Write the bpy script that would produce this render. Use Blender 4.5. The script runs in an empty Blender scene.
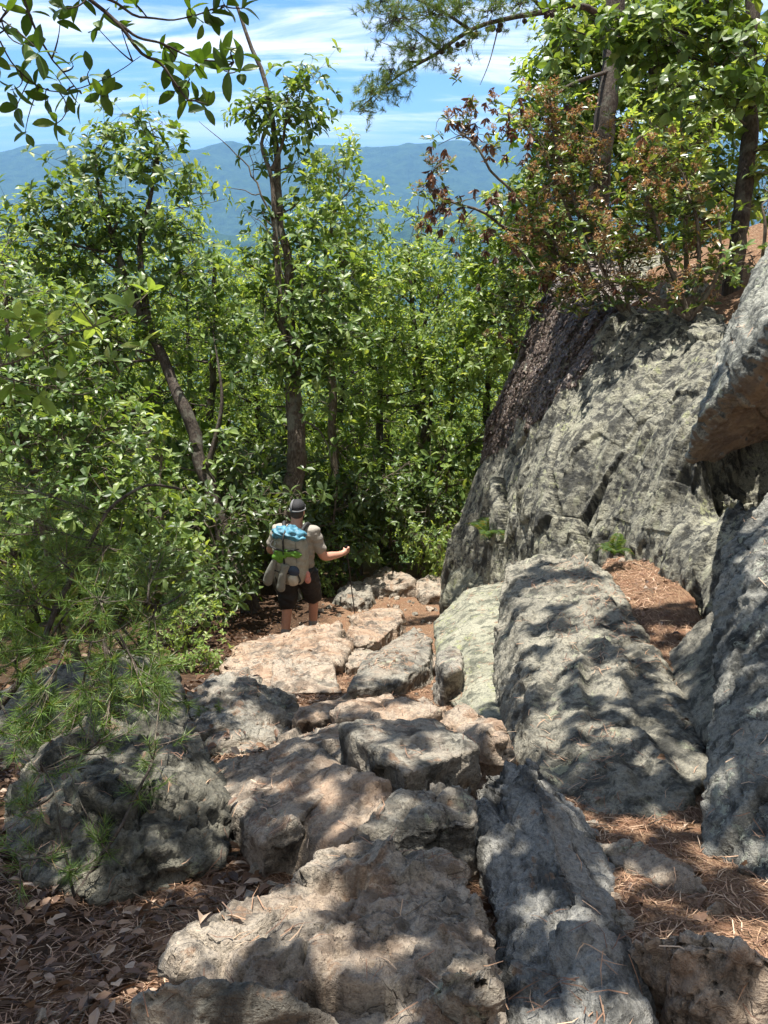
import bpy, bmesh, math, random
import numpy as np
from mathutils import Vector, Matrix
rs = np.random.RandomState(7)
R = math.radians
C = bpy.context.scene.collection
F, PITCH = 770.0, R(23)
CT, ST = math.cos(PITCH), math.sin(PITCH)
A = lambda *a: np.array(a, dtype=float)

# ---------------------------------------------------------------- camera space <-> world (camera at the origin, 1.6 m over the trail)
def P(px, py, D):
    xc = (px-384)/F*D; yc = -(py-512)/F*D
    return A(xc, D*CT+yc*ST, yc*CT-D*ST)
PY = [-60, -3, 1.05, 2, 4.85, 8.4, 10, 13, 16, 25, 60, 200, 1500, 3000, 9000]
PZ = [14, -.7, -1.6, -2.08, -3.5, -5.12, -5.6, -6.55, -8.2, -15, -36, -110, -420, -450, -450]
def sstep(a, b, x):
    t = np.clip((x-a)/(b-a), 0, 1); return t*t*(3-2*t)
def ground0(x, y):
    x = np.asarray(x, float); y = np.asarray(y, float)
    pr = np.interp(y, PY, PZ)
    left = -.30*np.maximum(0, -x-2.4)*sstep(-4, 3, y)
    left = np.maximum(left, -30)
    base = pr+left + .10*np.maximum(0, x-.5)*(1-sstep(8, 10, y))
    xb = np.interp(y, [0, 3, 5, 7, 9, 12, 30], [1.8, 2.4, 2.9, 2.4, 1.5, 2.0, 8])
    xt = np.interp(y, [0, 3, 5, 7, 9, 12, 30], [2.8, 3.5, 3.9, 3.2, 2.7, 4.0, 16])
    top = -1.42+.42*(x-2.5)-.45*np.maximum(0, y-10.5)
    top = np.where(top > 14, 14+.02*(top-14), top)
    top = np.where(y > 40, base, top)
    w = sstep(xb, xt, x)
    dip = -.19*np.exp(-(((x+1.02)/.75)**2+((y-8.15)/.75)**2))      # the step the hiker is standing on
    return base*(1-w)+np.maximum(base, top)*w+dip
def G(px, py, h=0.0):
    """the point of the ground (raised by h) seen at a pixel: only a ruler for where the thing stands"""
    d = P(px, py, 1.0); t = np.linspace(.8, 60, 6000)
    q = d[None]*t[:, None]
    f = q[:, 2]-(ground0(q[:, 0], q[:, 1])+h)
    k = np.argmax(f < 0)
    return q[k] if f[k] < 0 else q[-1]
def gz(x, y): return float(ground0(x, y))

# ---------------------------------------------------------------- noise
_perm = np.random.RandomState(3).permutation(4096).astype(np.int64)
_val = np.random.RandomState(4).rand(4096)*2-1
_v3 = np.random.RandomState(5).rand(4096, 3)
def _h(i, j, k): return _perm[(_perm[(_perm[i & 4095]+j) & 4095]+k) & 4095]
def noise(p):
    i = np.floor(p).astype(np.int64); f = p-i; u = f*f*f*(f*(f*6-15)+10)
    r = 0
    for a in (0, 1):
        for b in (0, 1):
            for c in (0, 1):
                w = (u[:, 0] if a else 1-u[:, 0])*(u[:, 1] if b else 1-u[:, 1])*(u[:, 2] if c else 1-u[:, 2])
                r = r+w*_val[_h(i[:, 0]+a, i[:, 1]+b, i[:, 2]+c)]
    return r
def fbm(p, o=4, lac=2.03, g=.5):
    r = 0; am = 1; s = 0
    for k in range(o):
        r = r+am*noise(p+17.3*k); s += am; am *= g; p = p*lac
    return r/s
def worley(p):
    i = np.floor(p).astype(np.int64); n = len(p)
    d1 = np.full(n, 9.); d2 = np.full(n, 9.); cid = np.zeros(n, np.int64); rel = np.zeros((n, 3))
    for a in (-1, 0, 1):
        for b in (-1, 0, 1):
            for c in (-1, 0, 1):
                h = _h(i[:, 0]+a, i[:, 1]+b, i[:, 2]+c)
                q = np.stack([i[:, 0]+a, i[:, 1]+b, i[:, 2]+c], 1)+_v3[h]
                d = np.sqrt(((q-p)**2).sum(1))
                m = d < d1
                d2 = np.where(m, d1, np.minimum(d2, d)); cid = np.where(m, h, cid); rel = np.where(m[:, None], p-q, rel); d1 = np.where(m, d, d1)
    return d1, d2, _val[cid], ((_v3[(cid+7) & 4095]-.5)*2*rel).sum(1)

# ---------------------------------------------------------------- objects
def tag(o, label=None, cat=None, group=None, kind=None):
    if label: o['label'] = label
    if cat: o['category'] = cat
    if group: o['group'] = group
    if kind: o['kind'] = kind
    return o
def link(name, me, mat=None, parent=None, loc=None):
    o = bpy.data.objects.new(name, me); C.objects.link(o)
    if mat is not None and me is not None:
        for m in (mat if isinstance(mat, (list, tuple)) else [mat]): me.materials.append(m)
    if loc is not None: o.location = loc
    if parent is not None: o.parent = parent
    return o
def thing(name, label, cat, loc=(0, 0, 0), rotz=0, group=None):
    o = bpy.data.objects.new(name, None); C.objects.link(o)
    o.location = tuple(loc); o.rotation_euler = (0, 0, rotz); o.empty_display_size = .2
    return tag(o, label, cat, group)
def mesh_np(name, V, faces_list, smooth=False):
    """V (n,3); faces_list: list of int arrays (m,k)"""
    me = bpy.data.meshes.new(name)
    V = np.ascontiguousarray(V, np.float32)
    faces_list = [np.asarray(f, np.int32) for f in faces_list if len(f)]
    nl = sum(f.size for f in faces_list); nf = sum(len(f) for f in faces_list)
    me.vertices.add(len(V)); me.vertices.foreach_set('co', V.ravel())
    me.loops.add(nl); me.polygons.add(nf)
    me.loops.foreach_set('vertex_index', np.concatenate([f.ravel() for f in faces_list]))
    ls = []; off = 0
    for f in faces_list:
        k = f.shape[1]; ls.append(off+np.arange(len(f))*k); off += f.size
    me.polygons.foreach_set('loop_start', np.concatenate(ls).astype(np.int32))
    me.polygons.foreach_set('use_smooth', np.full(nf, smooth))
    me.update(calc_edges=True); me.validate()
    return me
def get_co(me):
    a = np.empty(len(me.vertices)*3, np.float32); me.vertices.foreach_get('co', a); return a.reshape(-1, 3).astype(float)
def get_no(me):
    a = np.empty(len(me.vertices)*3, np.float32); me.vertex_normals.foreach_get('vector', a); return a.reshape(-1, 3).astype(float)
def set_co(me, co):
    me.vertices.foreach_set('co', np.ascontiguousarray(co, np.float32).ravel()); me.update()
def evaluated(o):
    dg = bpy.context.evaluated_depsgraph_get(); dg.update()
    me = bpy.data.meshes.new_from_object(o.evaluated_get(dg)); old = o.data
    bpy.data.objects.remove(o); return me
def remeshed(me, vox, smooth_it=2, smooth=True):
    o = bpy.data.objects.new('tmp', me); C.objects.link(o)
    m = o.modifiers.new('r', 'REMESH'); m.mode = 'VOXEL'; m.voxel_size = vox
    if smooth_it:
        s = o.modifiers.new('s', 'SMOOTH'); s.iterations = smooth_it; s.factor = .5
    r = evaluated(o)
    r.polygons.foreach_set('use_smooth', np.full(len(r.polygons), smooth)); return r
def at_base(me, base):
    co = get_co(me)-np.asarray(base)[None]; set_co(me, co)

class Tubes:
    def __init__(s): s.V = []; s.Q = []; s.n = 0
    def add(s, pts, rad, n=6, wob=0.0):
        pts = np.asarray(pts, float); m = len(pts)
        rad = np.broadcast_to(np.asarray(rad, float), (m,)) if np.ndim(rad) < 1 or len(np.atleast_1d(rad)) != m else np.asarray(rad, float)
        t = np.gradient(pts, axis=0); t /= np.linalg.norm(t, axis=1)[:, None]+1e-9
        up = A(0, 0, 1) if abs(t[0, 2]) < .9 else A(1, 0, 0)
        u = np.cross(t, up); u /= np.linalg.norm(u, axis=1)[:, None]+1e-9
        v = np.cross(t, u)
        a = np.arange(n)/n*2*math.pi
        ring = pts[:, None]+rad[:, None, None]*(u[:, None]*np.cos(a)[None, :, None]+v[:, None]*np.sin(a)[None, :, None])
        if wob:
            fl = ring.reshape(-1, 3); nn = fbm(fl*9, 3)+.6*noise(fl*A(40, 40, 8)); nv = fl-np.repeat(pts, n, 0)
            ring = (fl+nv*(nn*wob)[:, None]).reshape(m, n, 3)
        s.V.append(ring.reshape(-1, 3))
        i = (np.arange(m-1)[:, None]*n+np.arange(n)[None]).ravel(); j = (np.arange(m-1)[:, None]*n+(np.arange(n)+1)[None] % n).ravel()
        s.Q.append(np.stack([i, j, j+n, i+n], 1)+s.n); s.n += m*n
    def mesh(s, name, smooth=True):
        return mesh_np(name, np.concatenate(s.V), [np.concatenate(s.Q)], smooth)
def curve(p0, p1, p2, n=8):
    t = np.linspace(0, 1, n)[:, None]; return (1-t)**2*p0+2*t*(1-t)*p1+t*t*p2
def spline(pts, n=40):
    pts = np.asarray(pts, float); k = len(pts); s = np.linspace(0, k-1, n); o = []
    for x in s:
        i = min(int(x), k-2); f = x-i
        p0 = pts[max(i-1, 0)]; p1 = pts[i]; p2 = pts[i+1]; p3 = pts[min(i+2, k-1)]
        o.append(.5*((2*p1)+(-p0+p2)*f+(2*p0-5*p1+4*p2-p3)*f*f+(-p0+3*p1-3*p2+p3)*f**3))
    return np.array(o)

# ---------------------------------------------------------------- materials
def newmat(name):
    m = bpy.data.materials.new(name); m.use_nodes = True; nt = m.node_tree; nt.nodes.clear(); return m, nt
class N:
    def __init__(s, nt): s.nt = nt
    def __call__(s, typ, ins=None, **props):
        n = s.nt.nodes.new(typ)
        for k, v in props.items(): setattr(n, k, v)
        for k, v in (ins or {}).items():
            sock = n.inputs[k]
            if isinstance(v, bpy.types.NodeSocket): s.nt.links.new(v, sock)
            else: sock.default_value = v
        return n
    def ramp(s, fac, stops):
        n = s.nt.nodes.new('ShaderNodeValToRGB'); s.nt.links.new(fac, n.inputs[0])
        cr = n.color_ramp
        while len(cr.elements) < len(stops): cr.elements.new(.5)
        for e, (p, c) in zip(cr.elements, stops):
            e.position = p; e.color = (*c, 1) if len(c) == 3 else c
        return n.outputs[0]
    def mix(s, fac, a, b, mode='MIX'):
        n = s.nt.nodes.new('ShaderNodeMix'); n.data_type = 'RGBA'; n.blend_type = mode; n.clamp_factor = True
        for i, v in ((0, fac), (6, a), (7, b)):
            if isinstance(v, bpy.types.NodeSocket): s.nt.links.new(v, n.inputs[i])
            else: n.inputs[i].default_value = v if i == 0 else ((*v, 1) if len(v) == 3 else v)
        return n.outputs[2]
    def math(s, op, a, b=0.0, c=0.0, clamp=False):
        n = s.nt.nodes.new('ShaderNodeMath'); n.operation = op; n.use_clamp = clamp
        for i, v in enumerate((a, b, c)):
            if isinstance(v, bpy.types.NodeSocket): s.nt.links.new(v, n.inputs[i])
            else: n.inputs[i].default_value = v
        return n.outputs[0]
    def noise(s, vec, scale, detail=5, rough=.55, dist=0):
        return s('ShaderNodeTexNoise', {'Vector': vec, 'Scale': scale, 'Detail': detail, 'Roughness': rough, 'Distortion': dist}).outputs[0]
    def vor(s, vec, scale, feature='F1'):
        return s('ShaderNodeTexVoronoi', {'Vector': vec, 'Scale': scale}, feature=feature).outputs[0]
    def smooth(s, v, a, b):
        return s('ShaderNodeMapRange', {0: v, 1: a, 2: b, 3: 0., 4: 1.}, interpolation_type='SMOOTHSTEP').outputs[0]

def rock_mat(name, base, light, dark, lichen=(.36, .40, .27), lich=.3, litter=.3, warm=0.0, streak=None, sscale=(1, 1, .12), rough=.85, under=None, stain=0):
    m, nt = newmat(name); n = N(nt)
    out = n('ShaderNodeOutputMaterial'); b = n('ShaderNodeBsdfPrincipled', {'Roughness': rough, 'Specular IOR Level': .35})
    nt.links.new(b.outputs[0], out.inputs[0])
    geo = n('ShaderNodeNewGeometry'); pos = geo.outputs['Position']
    sp = pos
    if streak is not None:
        sp = n('ShaderNodeMapping', {'Vector': n('ShaderNodeMapping', {'Vector': pos, 'Rotation': streak}).outputs[0], 'Scale': sscale}).outputs[0]
    big = n.noise(pos, 2.2, 5, .6, .4); med = n.noise(sp, 9, 6, .65, .3); fine = n.noise(pos, 70, 5, .7); grain = n.noise(pos, 260, 3, .7)
    col = n.ramp(big, [(.32, dark), (.48, base), (.66, light)])
    col = n.mix(n.smooth(med, .35, .68), col, n.mix(.5, base, light), 'MIX')
    col = n.mix(n.math('MULTIPLY', n.smooth(med, .50, .40), .85), col, dark)
    col = n.mix(.85, col, n.ramp(fine, [(.3, (.35, .35, .35)), (.48, (1., 1., 1.)), (.7, (1.5, 1.46, 1.38))]), 'MULTIPLY')
    col = n.mix(.6, col, n.ramp(grain, [(.3, (.6, .6, .6)), (.7, (1.35, 1.35, 1.35))]), 'MULTIPLY')
    # crustose lichen: pale blotches with ragged rims
    lv = n.noise(pos, 16, 6, .72, .6); lb = n.noise(sp, 3.1, 3, .5)
    lf = n.math('MULTIPLY', n.smooth(lv, .555, .575), n.smooth(lb, .62-.3*lich, .72-.3*lich))
    col = n.mix(n.math('MULTIPLY', lf, .8), col, n.mix(.5, lichen, n.mix(fine, lichen, light)))
    lv2 = n.noise(pos, 38, 4, .7, .3)
    col = n.mix(n.math('MULTIPLY', n.smooth(lv2, .63, .69), .55), col, (.035, .035, .033))
    if warm: col = n.mix(n.math('MULTIPLY', n.smooth(n.noise(pos, 4.3, 4, .6), .42, .62), warm), col, (.42, .27, .17))
    dk = n.math('MULTIPLY', n.smooth(n.noise(sp, 5.5, 7, .7, .8), .53, .60), n.smooth(n.noise(pos, 1.7, 3, .5), .42, .56))
    col = n.mix(n.math('MULTIPLY', dk, .6), col, n.mix(.35, (.03, .03, .028), dark))
    if stain:   # water stains and pale runs down the fall line
        s1 = n.noise(n('ShaderNodeMapping', {'Vector': sp, 'Scale': (1.2, 1.2, .5)}).outputs[0], 3.2, 5, .6, .3)
        col = n.mix(n.math('MULTIPLY', n.smooth(s1, .47, .40), stain), col, n.mix(.4, (.035, .036, .033), dark))
        col = n.mix(n.math('MULTIPLY', n.smooth(s1, .60, .66), stain*.7), col, (.42, .42, .30))
    # needle dust lying in the level hollows
    nz = n('ShaderNodeSeparateXYZ', {0: geo.outputs['Normal']}).outputs[2]
    fl = n.math('MULTIPLY', n.smooth(nz, .72, .95), n.smooth(n.noise(pos, 6.5, 6, .68), .60-.2*litter, .66-.2*litter))
    lc = n.ramp(n.noise(pos, 120, 4, .8), [(.3, (.09, .055, .035)), (.5, (.22, .14, .09)), (.7, (.38, .27, .18))])
    col = n.mix(n.math('MULTIPLY', fl, .85 if litter > 0 else 0), col, lc)
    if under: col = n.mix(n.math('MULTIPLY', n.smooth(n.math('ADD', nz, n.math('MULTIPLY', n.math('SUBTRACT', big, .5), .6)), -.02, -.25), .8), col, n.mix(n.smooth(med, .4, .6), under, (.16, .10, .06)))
    nt.links.new(col, b.inputs['Base Color'])
    h = n.math('ADD', n.math('MULTIPLY', med, .9), n.math('ADD', n.math('MULTIPLY', fine, .35), n.math('MULTIPLY', grain, .10)))
    lam = n.noise(n('ShaderNodeMapping', {'Vector': pos, 'Rotation': (.35, .25, 0), 'Scale': (.8, .8, 7)}).outputs[0], 9, 5, .7, .5)
    pit = n.vor(pos, 95)
    h = n.math('ADD', h, n.math('ADD', n.math('MULTIPLY', lam, .35), n.math('MULTIPLY', n.smooth(pit, .05, .3), .10)))
    ck = n.vor(n('ShaderNodeMapping', {'Vector': n.mix(.12, pos, n('ShaderNodeTexNoise', {'Vector': pos, 'Scale': 5.}).outputs[1], 'ADD'), 'Scale': (1, 1, 2.2)}).outputs[0], 3.2, 'DISTANCE_TO_EDGE')
    h = n.math('ADD', h, n.math('MULTIPLY', n.smooth(ck, 0, .012), n.math('MULTIPLY', n.smooth(big, .5, .6), .35)))
    bp = n('ShaderNodeBump', {'Strength': 1., 'Distance': .035, 'Height': h}); nt.links.new(bp.outputs[0], b.inputs['Normal'])
    return m
def simple_mat(name, col, rough=.6, var=.25, scale=30, bump=.3, metal=0., sheen=0.):
    m, nt = newmat(name); n = N(nt)
    out = n('ShaderNodeOutputMaterial'); b = n('ShaderNodeBsdfPrincipled', {'Roughness': rough, 'Metallic': metal}); nt.links.new(b.outputs[0], out.inputs[0])
    tc = n('ShaderNodeTexCoord').outputs['Object']; f = n.noise(tc, scale, 4, .6)
    c = n.ramp(f, [(.25, tuple(x*(1-var) for x in col)), (.75, tuple(min(1, x*(1+var)) for x in col))])
    nt.links.new(c, b.inputs['Base Color'])
    nt.links.new(n('ShaderNodeBump', {'Strength': bump, 'Distance': .01, 'Height': f}).outputs[0], b.inputs['Normal'])
    return m
def leaf_mat(name, stops, trans=.42, tint=(1.5, 1.35, .55), rough=.42, gloss=.5):
    """stops: colours over the random value of each leaf"""
    m, nt = newmat(name); n = N(nt)
    out = n('ShaderNodeOutputMaterial')
    rnd = n('ShaderNodeNewGeometry').outputs['Random Per Island']
    col = n.ramp(rnd, stops)
    pos = n('ShaderNodeNewGeometry').outputs['Position']
    col = n.mix(.5, col, n.ramp(n.noise(pos, 45, 3, .6), [(.3, (.7, .7, .7)), (.7, (1.25, 1.25, 1.2))]), 'MULTIPLY')
    b = n('ShaderNodeBsdfPrincipled', {'Base Color': col, 'Roughness': rough, 'Specular IOR Level': gloss})
    t = n('ShaderNodeBsdfTranslucent', {'Color': n.mix(1., col, tint, 'MULTIPLY')})
    mx = n('ShaderNodeMixShader', {0: trans, 1: b.outputs[0], 2: t.outputs[0]})
    nt.links.new(mx.outputs[0], out.inputs[0]); return m
def bark_mat(name, base, light, dark, lich=0.3):
    m, nt = newmat(name); n = N(nt)
    out = n('ShaderNodeOutputMaterial'); b = n('ShaderNodeBsdfPrincipled', {'Roughness': .9, 'Specular IOR Level': .2}); nt.links.new(b.outputs[0], out.inputs[0])
    pos = n('ShaderNodeNewGeometry').outputs['Position']
    sp = n('ShaderNodeMapping', {'Vector': pos, 'Scale': (1, 1, .22)}).outputs[0]
    r = n.noise(sp, 42, 6, .65, .4); bg = n.noise(pos, 5, 4, .6)
    col = n.ramp(r, [(.32, dark), (.52, base), (.72, light)])
    col = n.mix(n.math('MULTIPLY', n.smooth(bg, .52, .62), lich), col, (.27, .29, .23))
    nt.links.new(col, b.inputs['Base Color'])
    nt.links.new(n('ShaderNodeBump', {'Strength': .9, 'Distance': .02, 'Height': r}).outputs[0], b.inputs['Normal'])
    return m

M = {}
M['rock_tan'] = rock_mat('rock_tan', (.26, .225, .18), (.41, .355, .285), (.09, .08, .066), lich=.1, litter=.22, warm=.25)
M['rock_tan2'] = rock_mat('rock_tan2', (.29, .235, .18), (.43, .355, .275), (.12, .10, .08), lich=.0, litter=.25, warm=.55)
M['rock_grey'] = rock_mat('rock_grey', (.19, .18, .15), (.35, .325, .27), (.065, .062, .053), lich=.2, litter=.08, warm=.15)
M['rock_spur'] = rock_mat('rock_spur', (.19, .188, .172), (.35, .34, .31), (.06, .06, .056), lich=.15, litter=.05, streak=(.3, .5, 0), sscale=(1, .35, 1))
M['rock_green'] = rock_mat('rock_green', (.235, .235, .175), (.37, .36, .28), (.10, .105, .08), lichen=(.30, .33, .13), lich=.45, litter=.1, streak=(.2, .3, 0))
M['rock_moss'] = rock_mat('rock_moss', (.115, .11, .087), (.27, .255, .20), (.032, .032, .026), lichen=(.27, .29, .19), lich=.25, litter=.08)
M['rock_rib'] = rock_mat('rock_rib', (.18, .172, .14), (.36, .335, .265), (.05, .05, .042), lichen=(.36, .38, .25), lich=.3, litter=.0, streak=(R(-22), R(24), 0))
M['rock_cliff'] = rock_mat('rock_cliff', (.17, .168, .142), (.40, .385, .29), (.036, .037, .035), lichen=(.37, .39, .20), lich=.35, litter=.0, streak=(R(-22), R(24), 0), sscale=(1.7, 1.7, .10), stain=.8)
M['rock_wall'] = rock_mat('rock_wall', (.17, .17, .152), (.38, .37, .32), (.042, .043, .038), lichen=(.40, .43, .33), lich=.5, litter=.0)
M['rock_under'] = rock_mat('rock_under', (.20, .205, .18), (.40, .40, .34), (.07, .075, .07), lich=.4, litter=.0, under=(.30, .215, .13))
M['rock_brown'] = rock_mat('rock_brown', (.25, .19, .13), (.42, .31, .2), (.08, .06, .045), lich=.0, litter=.0, warm=.5)
HAZE = .000095; EXPO = 1.22
# ================================================================ terrain: one sheet to the horizon
def ground_mat():
    m, nt = newmat('ground_litter'); n = N(nt)
    out = n('ShaderNodeOutputMaterial'); b = n('ShaderNodeBsdfPrincipled', {'Roughness': .95, 'Specular IOR Level': .1}); nt.links.new(b.outputs[0], out.inputs[0])
    pos = n('ShaderNodeNewGeometry').outputs['Position']
    f1 = n.noise(n('ShaderNodeMapping', {'Vector': pos, 'Rotation': (0, 0, .6), 'Scale': (1, .12, 1)}).outputs[0], 130, 4, .7)
    f2 = n.noise(n('ShaderNodeMapping', {'Vector': pos, 'Rotation': (0, 0, -.7), 'Scale': (1, .12, 1)}).outputs[0], 120, 4, .7)
    f = n.math('MAXIMUM', f1, f2); g = n.noise(pos, 9, 6, .7)
    col = n.ramp(f, [(.42, (.065, .032, .022)), (.55, (.19, .118, .072)), (.66, (.34, .228, .142)), (.78, (.50, .39, .29))])
    col = n.mix(n.math('MULTIPLY', n.smooth(g, .48, .62), .6), col, (.17, .085, .05))
    col = n.mix(n.math('MULTIPLY', n.smooth(n.vor(pos, 55), .16, .1), .5), col, (.34, .30, .26))
    # left of the trail: dark leaf mould; below the slope: green forest floor
    sx = n('ShaderNodeSeparateXYZ', {0: pos})
    wob = n.math('MULTIPLY', n.math('SUBTRACT', n.noise(pos, 3, 4, .6), .5), 1.2)
    lf = n.smooth(n.math('ADD', sx.outputs[0], wob), -.55, -1.0)
    col = n.mix(lf, col, n.ramp(n.noise(pos, 34, 5, .8), [(.35, (.02, .014, .01)), (.55, (.075, .045, .028)), (.72, (.2, .12, .075))]))
    far = n.smooth(sx.outputs[1], 11, 15)
    col = n.mix(far, col, n.ramp(n.noise(pos, .9, 6, .7), [(.35, (.02, .032, .012)), (.65, (.055, .085, .025))]))
    vf = n.smooth(sx.outputs[1], 500, 900)
    col = n.mix(vf, col, n.ramp(n.noise(pos, .004, 6, .6), [(.42, (.03, .055, .02)), (.55, (.05, .085, .03)), (.62, (.14, .17, .07))]))
    nt.links.new(col, b.inputs['Base Color'])
    nt.links.new(n('ShaderNodeBump', {'Strength': .9, 'Distance': .015, 'Height': n.math('ADD', f, g)}).outputs[0], b.inputs['Normal'])
    return m
def axis(lo, hi, near, d0, grow):
    a = [0.]; d = d0
    while a[-1] < hi:
        a.append(a[-1]+d)
        if a[-1] > near: d *= grow
    b = [0.]; d = d0
    while b[-1] > lo:
        b.append(b[-1]-d)
        if b[-1] < -near: d *= grow
    return np.array(sorted(set(b+a)))
gx = axis(-15000, 15000, 3.5, .05, 1.06)
gy = axis(-60, 14000, 11, .05, 1.05)
X, Y = np.meshgrid(gx, gy)
Z = ground0(X, Y); q = np.stack([X.ravel(), Y.ravel(), Z.ravel()*0], 1)
near = (np.abs(q[:, 0]) < 60) & (q[:, 1] < 80)
dz = np.zeros(len(q)); qq = q[near]
dz[near] = .05*fbm(qq*1.3, 4)+.022*fbm(qq*6, 3)+.010*noise(qq*21)
dz[~near] = 4*noise(q[~near]*.02)
Zf = Z+dz.reshape(Z.shape)
V = np.stack([X, Y, Zf], -1).reshape(-1, 3); nx = len(gx); ny = len(gy)
i = (np.arange(ny-1)[:, None]*nx+np.arange(nx-1)[None]).ravel()
grd = link('ground', mesh_np('ground', V, [np.stack([i, i+1, i+nx+1, i+nx], 1)], True), ground_mat())
tag(grd, kind='structure')

def hill_mat(name, a, b_):
    m, nt = newmat(name); n = N(nt)
    out = n('ShaderNodeOutputMaterial'); b = n('ShaderNodeBsdfPrincipled', {'Roughness': 1., 'Specular IOR Level': 0.}); nt.links.new(b.outputs[0], out.inputs[0])
    pos = n('ShaderNodeNewGeometry').outputs['Position']
    f = n.noise(pos, .012, 6, .75)
    nt.links.new(n.ramp(f, [(.35, a), (.65, b_)]), b.inputs['Base Color'])
    nt.links.new(n('ShaderNodeBump', {'Strength': 1., 'Distance': 25, 'Height': f}).outputs[0], b.inputs['Normal'])
    return m
def ridge(name, x0, x1, yc, half, base, prof, nx=520, ny=110, amp=60, seed=0):
    xs = np.linspace(x0, x1, nx); ts = np.linspace(-1, 1, ny)
    XX, TT = np.meshgrid(xs, ts)
    h = np.interp(XX, prof[0], prof[1])
    p = np.stack([XX.ravel()/900, (TT.ravel()*half)/700, np.full(XX.size, seed)], 1)
    sp = 1-np.abs(fbm(p, 5, 2.1, .52)).reshape(XX.shape)*2
    env = (1-np.abs(TT))**.9
    ZZ = base+(h-base)*env+amp*(sp-.75)*np.sin(np.clip(1-np.abs(TT), 0, 1)*math.pi*.5+.0)*(1-env*.75)*1.6
    V = np.stack([XX, yc+TT*half, ZZ], -1).reshape(-1, 3)
    i = (np.arange(ny-1)[:, None]*nx+np.arange(nx-1)[None]).ravel()
    o = link(name, mesh_np(name, V, [np.stack([i, i+1, i+nx+1, i+nx], 1)], True), hill_mat(name, (.010, .028, .010), (.045, .085, .028)))
    return tag(o, kind='structure')
ridge('mountain_ridge', -9000, 9000, 7600, 2300, -450, ([-9000, -4500, -3600, -2500, -1700, -900, -300, 300, 900, 2500, 9000], [300, 300, 320, 330, 345, 365, 360, 365, 350, 365, 340]), amp=190, seed=2)
ridge('foothills', -6000, 6000, 3900, 1100, -450, ([-6000, -2500, -1500, -700, 0, 500, 1200, 6000], [-150, -210, -120, -230, -190, -120, -170, -190]), amp=170, seed=5)
# ================================================================ rocks
ROCKS = []
def rotm(k):
    return np.array(Matrix.Rotation(k*1.7, 3, Vector((math.sin(k*3.), math.cos(k*5.), .7)).normalized()))
def rock(name, label, cat, mat, top=None, pts=None, skirt=.05, sink=.22, vox=.012, seed=0, fol=(.2, .3, 1.), lay=.0, layf=9., big=.06, crack=.02, fine=.008, out=(0, 0), group=None, rnd=0):
    """top: (px, py, height over the ground); pts: (px, py, depth)"""
    W = []
    if top:
        T = np.array([G(a, b, h) for a, b, h in top]); c = T.mean(0)
        for t in T:
            W.append(t)
            d = (t-c)*A(1, 1, 0); d /= np.linalg.norm(d)+1e-9
            q = t+d*skirt; q[2] = min(t[2]-.04, gz(q[0], q[1])-sink)
            W.append(q); W.append((t*.35+q*.65)+d*skirt*.6)
    if pts: W += [P(*p) for p in pts]
    W = np.array(W)
    bm = bmesh.new()
    for w in W: bm.verts.new(w)
    r = bmesh.ops.convex_hull(bm, input=bm.verts)
    bmesh.ops.delete(bm, geom=list({g for g in r['geom_interior']+r['geom_unused'] if isinstance(g, bmesh.types.BMVert)}), context='VERTS')
    bmesh.ops.recalc_face_normals(bm, faces=bm.faces)
    me = bpy.data.meshes.new(name); bm.to_mesh(me); bm.free()
    me = remeshed(me, vox, rnd)
    co = get_co(me); no = get_no(me)
    ext = np.linalg.norm(co.max(0)-co.min(0)); s = seed*3.7; big *= .5; crack *= .8
    if cat == 'rock slab': big *= .5; lay = max(lay, .010)
    f = A(*fol); f = f/np.linalg.norm(f)
    d = big*fbm(co/(ext*.28)+s, 3)*1.6
    d += big*.25*fbm(co*6+s, 3)
    if lay:
        w = co@f*layf+1.3*fbm(co*1.6+s, 3); fr = w-np.floor(w)
        st = np.where(fr < .8, fr/.8, (1-fr)/.2)
        amp = .5+.5*fbm(co*2.3+s+9, 2)*2
        d += lay*(st-.5)*np.clip(amp, .1, 1.2)
    if crack:
        wp = co+.06*np.stack([fbm(co*3+s, 3), fbm(co*3+s+31, 3), fbm(co*3+s+77, 3)], 1)
        Q = rotm(seed)
        for k_, (sc_, am) in enumerate((((2.6/ext+1.0), 1.0), ((5.5/ext+3), .55), (13., .30), (31., .12))):
            d1, d2, cv, pl = worley((wp@Q)*A(1, 1, 1.7)*sc_+s+k_*5)
            msk = 1 if k_ < 1 else np.clip(fbm(co*1.7+s+k_*9, 2)*3+.55, 0, 1)
            d += crack*am*msk*(.45*cv+1.5*pl)
            if k_ < 2: d -= crack*1.0*am*np.exp(-((d2-d1)/.022)**2)*np.clip(fbm(co*2.3+s+50, 2)*4+.5, 0, 1)
    rg = 1-2*np.abs(fbm(co*19+s, 4)); d += fine*(fbm(co*26+s, 4)*1.2)+fine*.5*rg
    co = co+no*d[:, None]
    set_co(me, co)
    base = A(W[:, 0].mean(), W[:, 1].mean(), 0); base[2] = gz(base[0], base[1])
    at_base(me, base)
    o = link(name, me, M[mat], loc=base)
    tag(o, label, cat, group); ROCKS.append(o); return o

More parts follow.
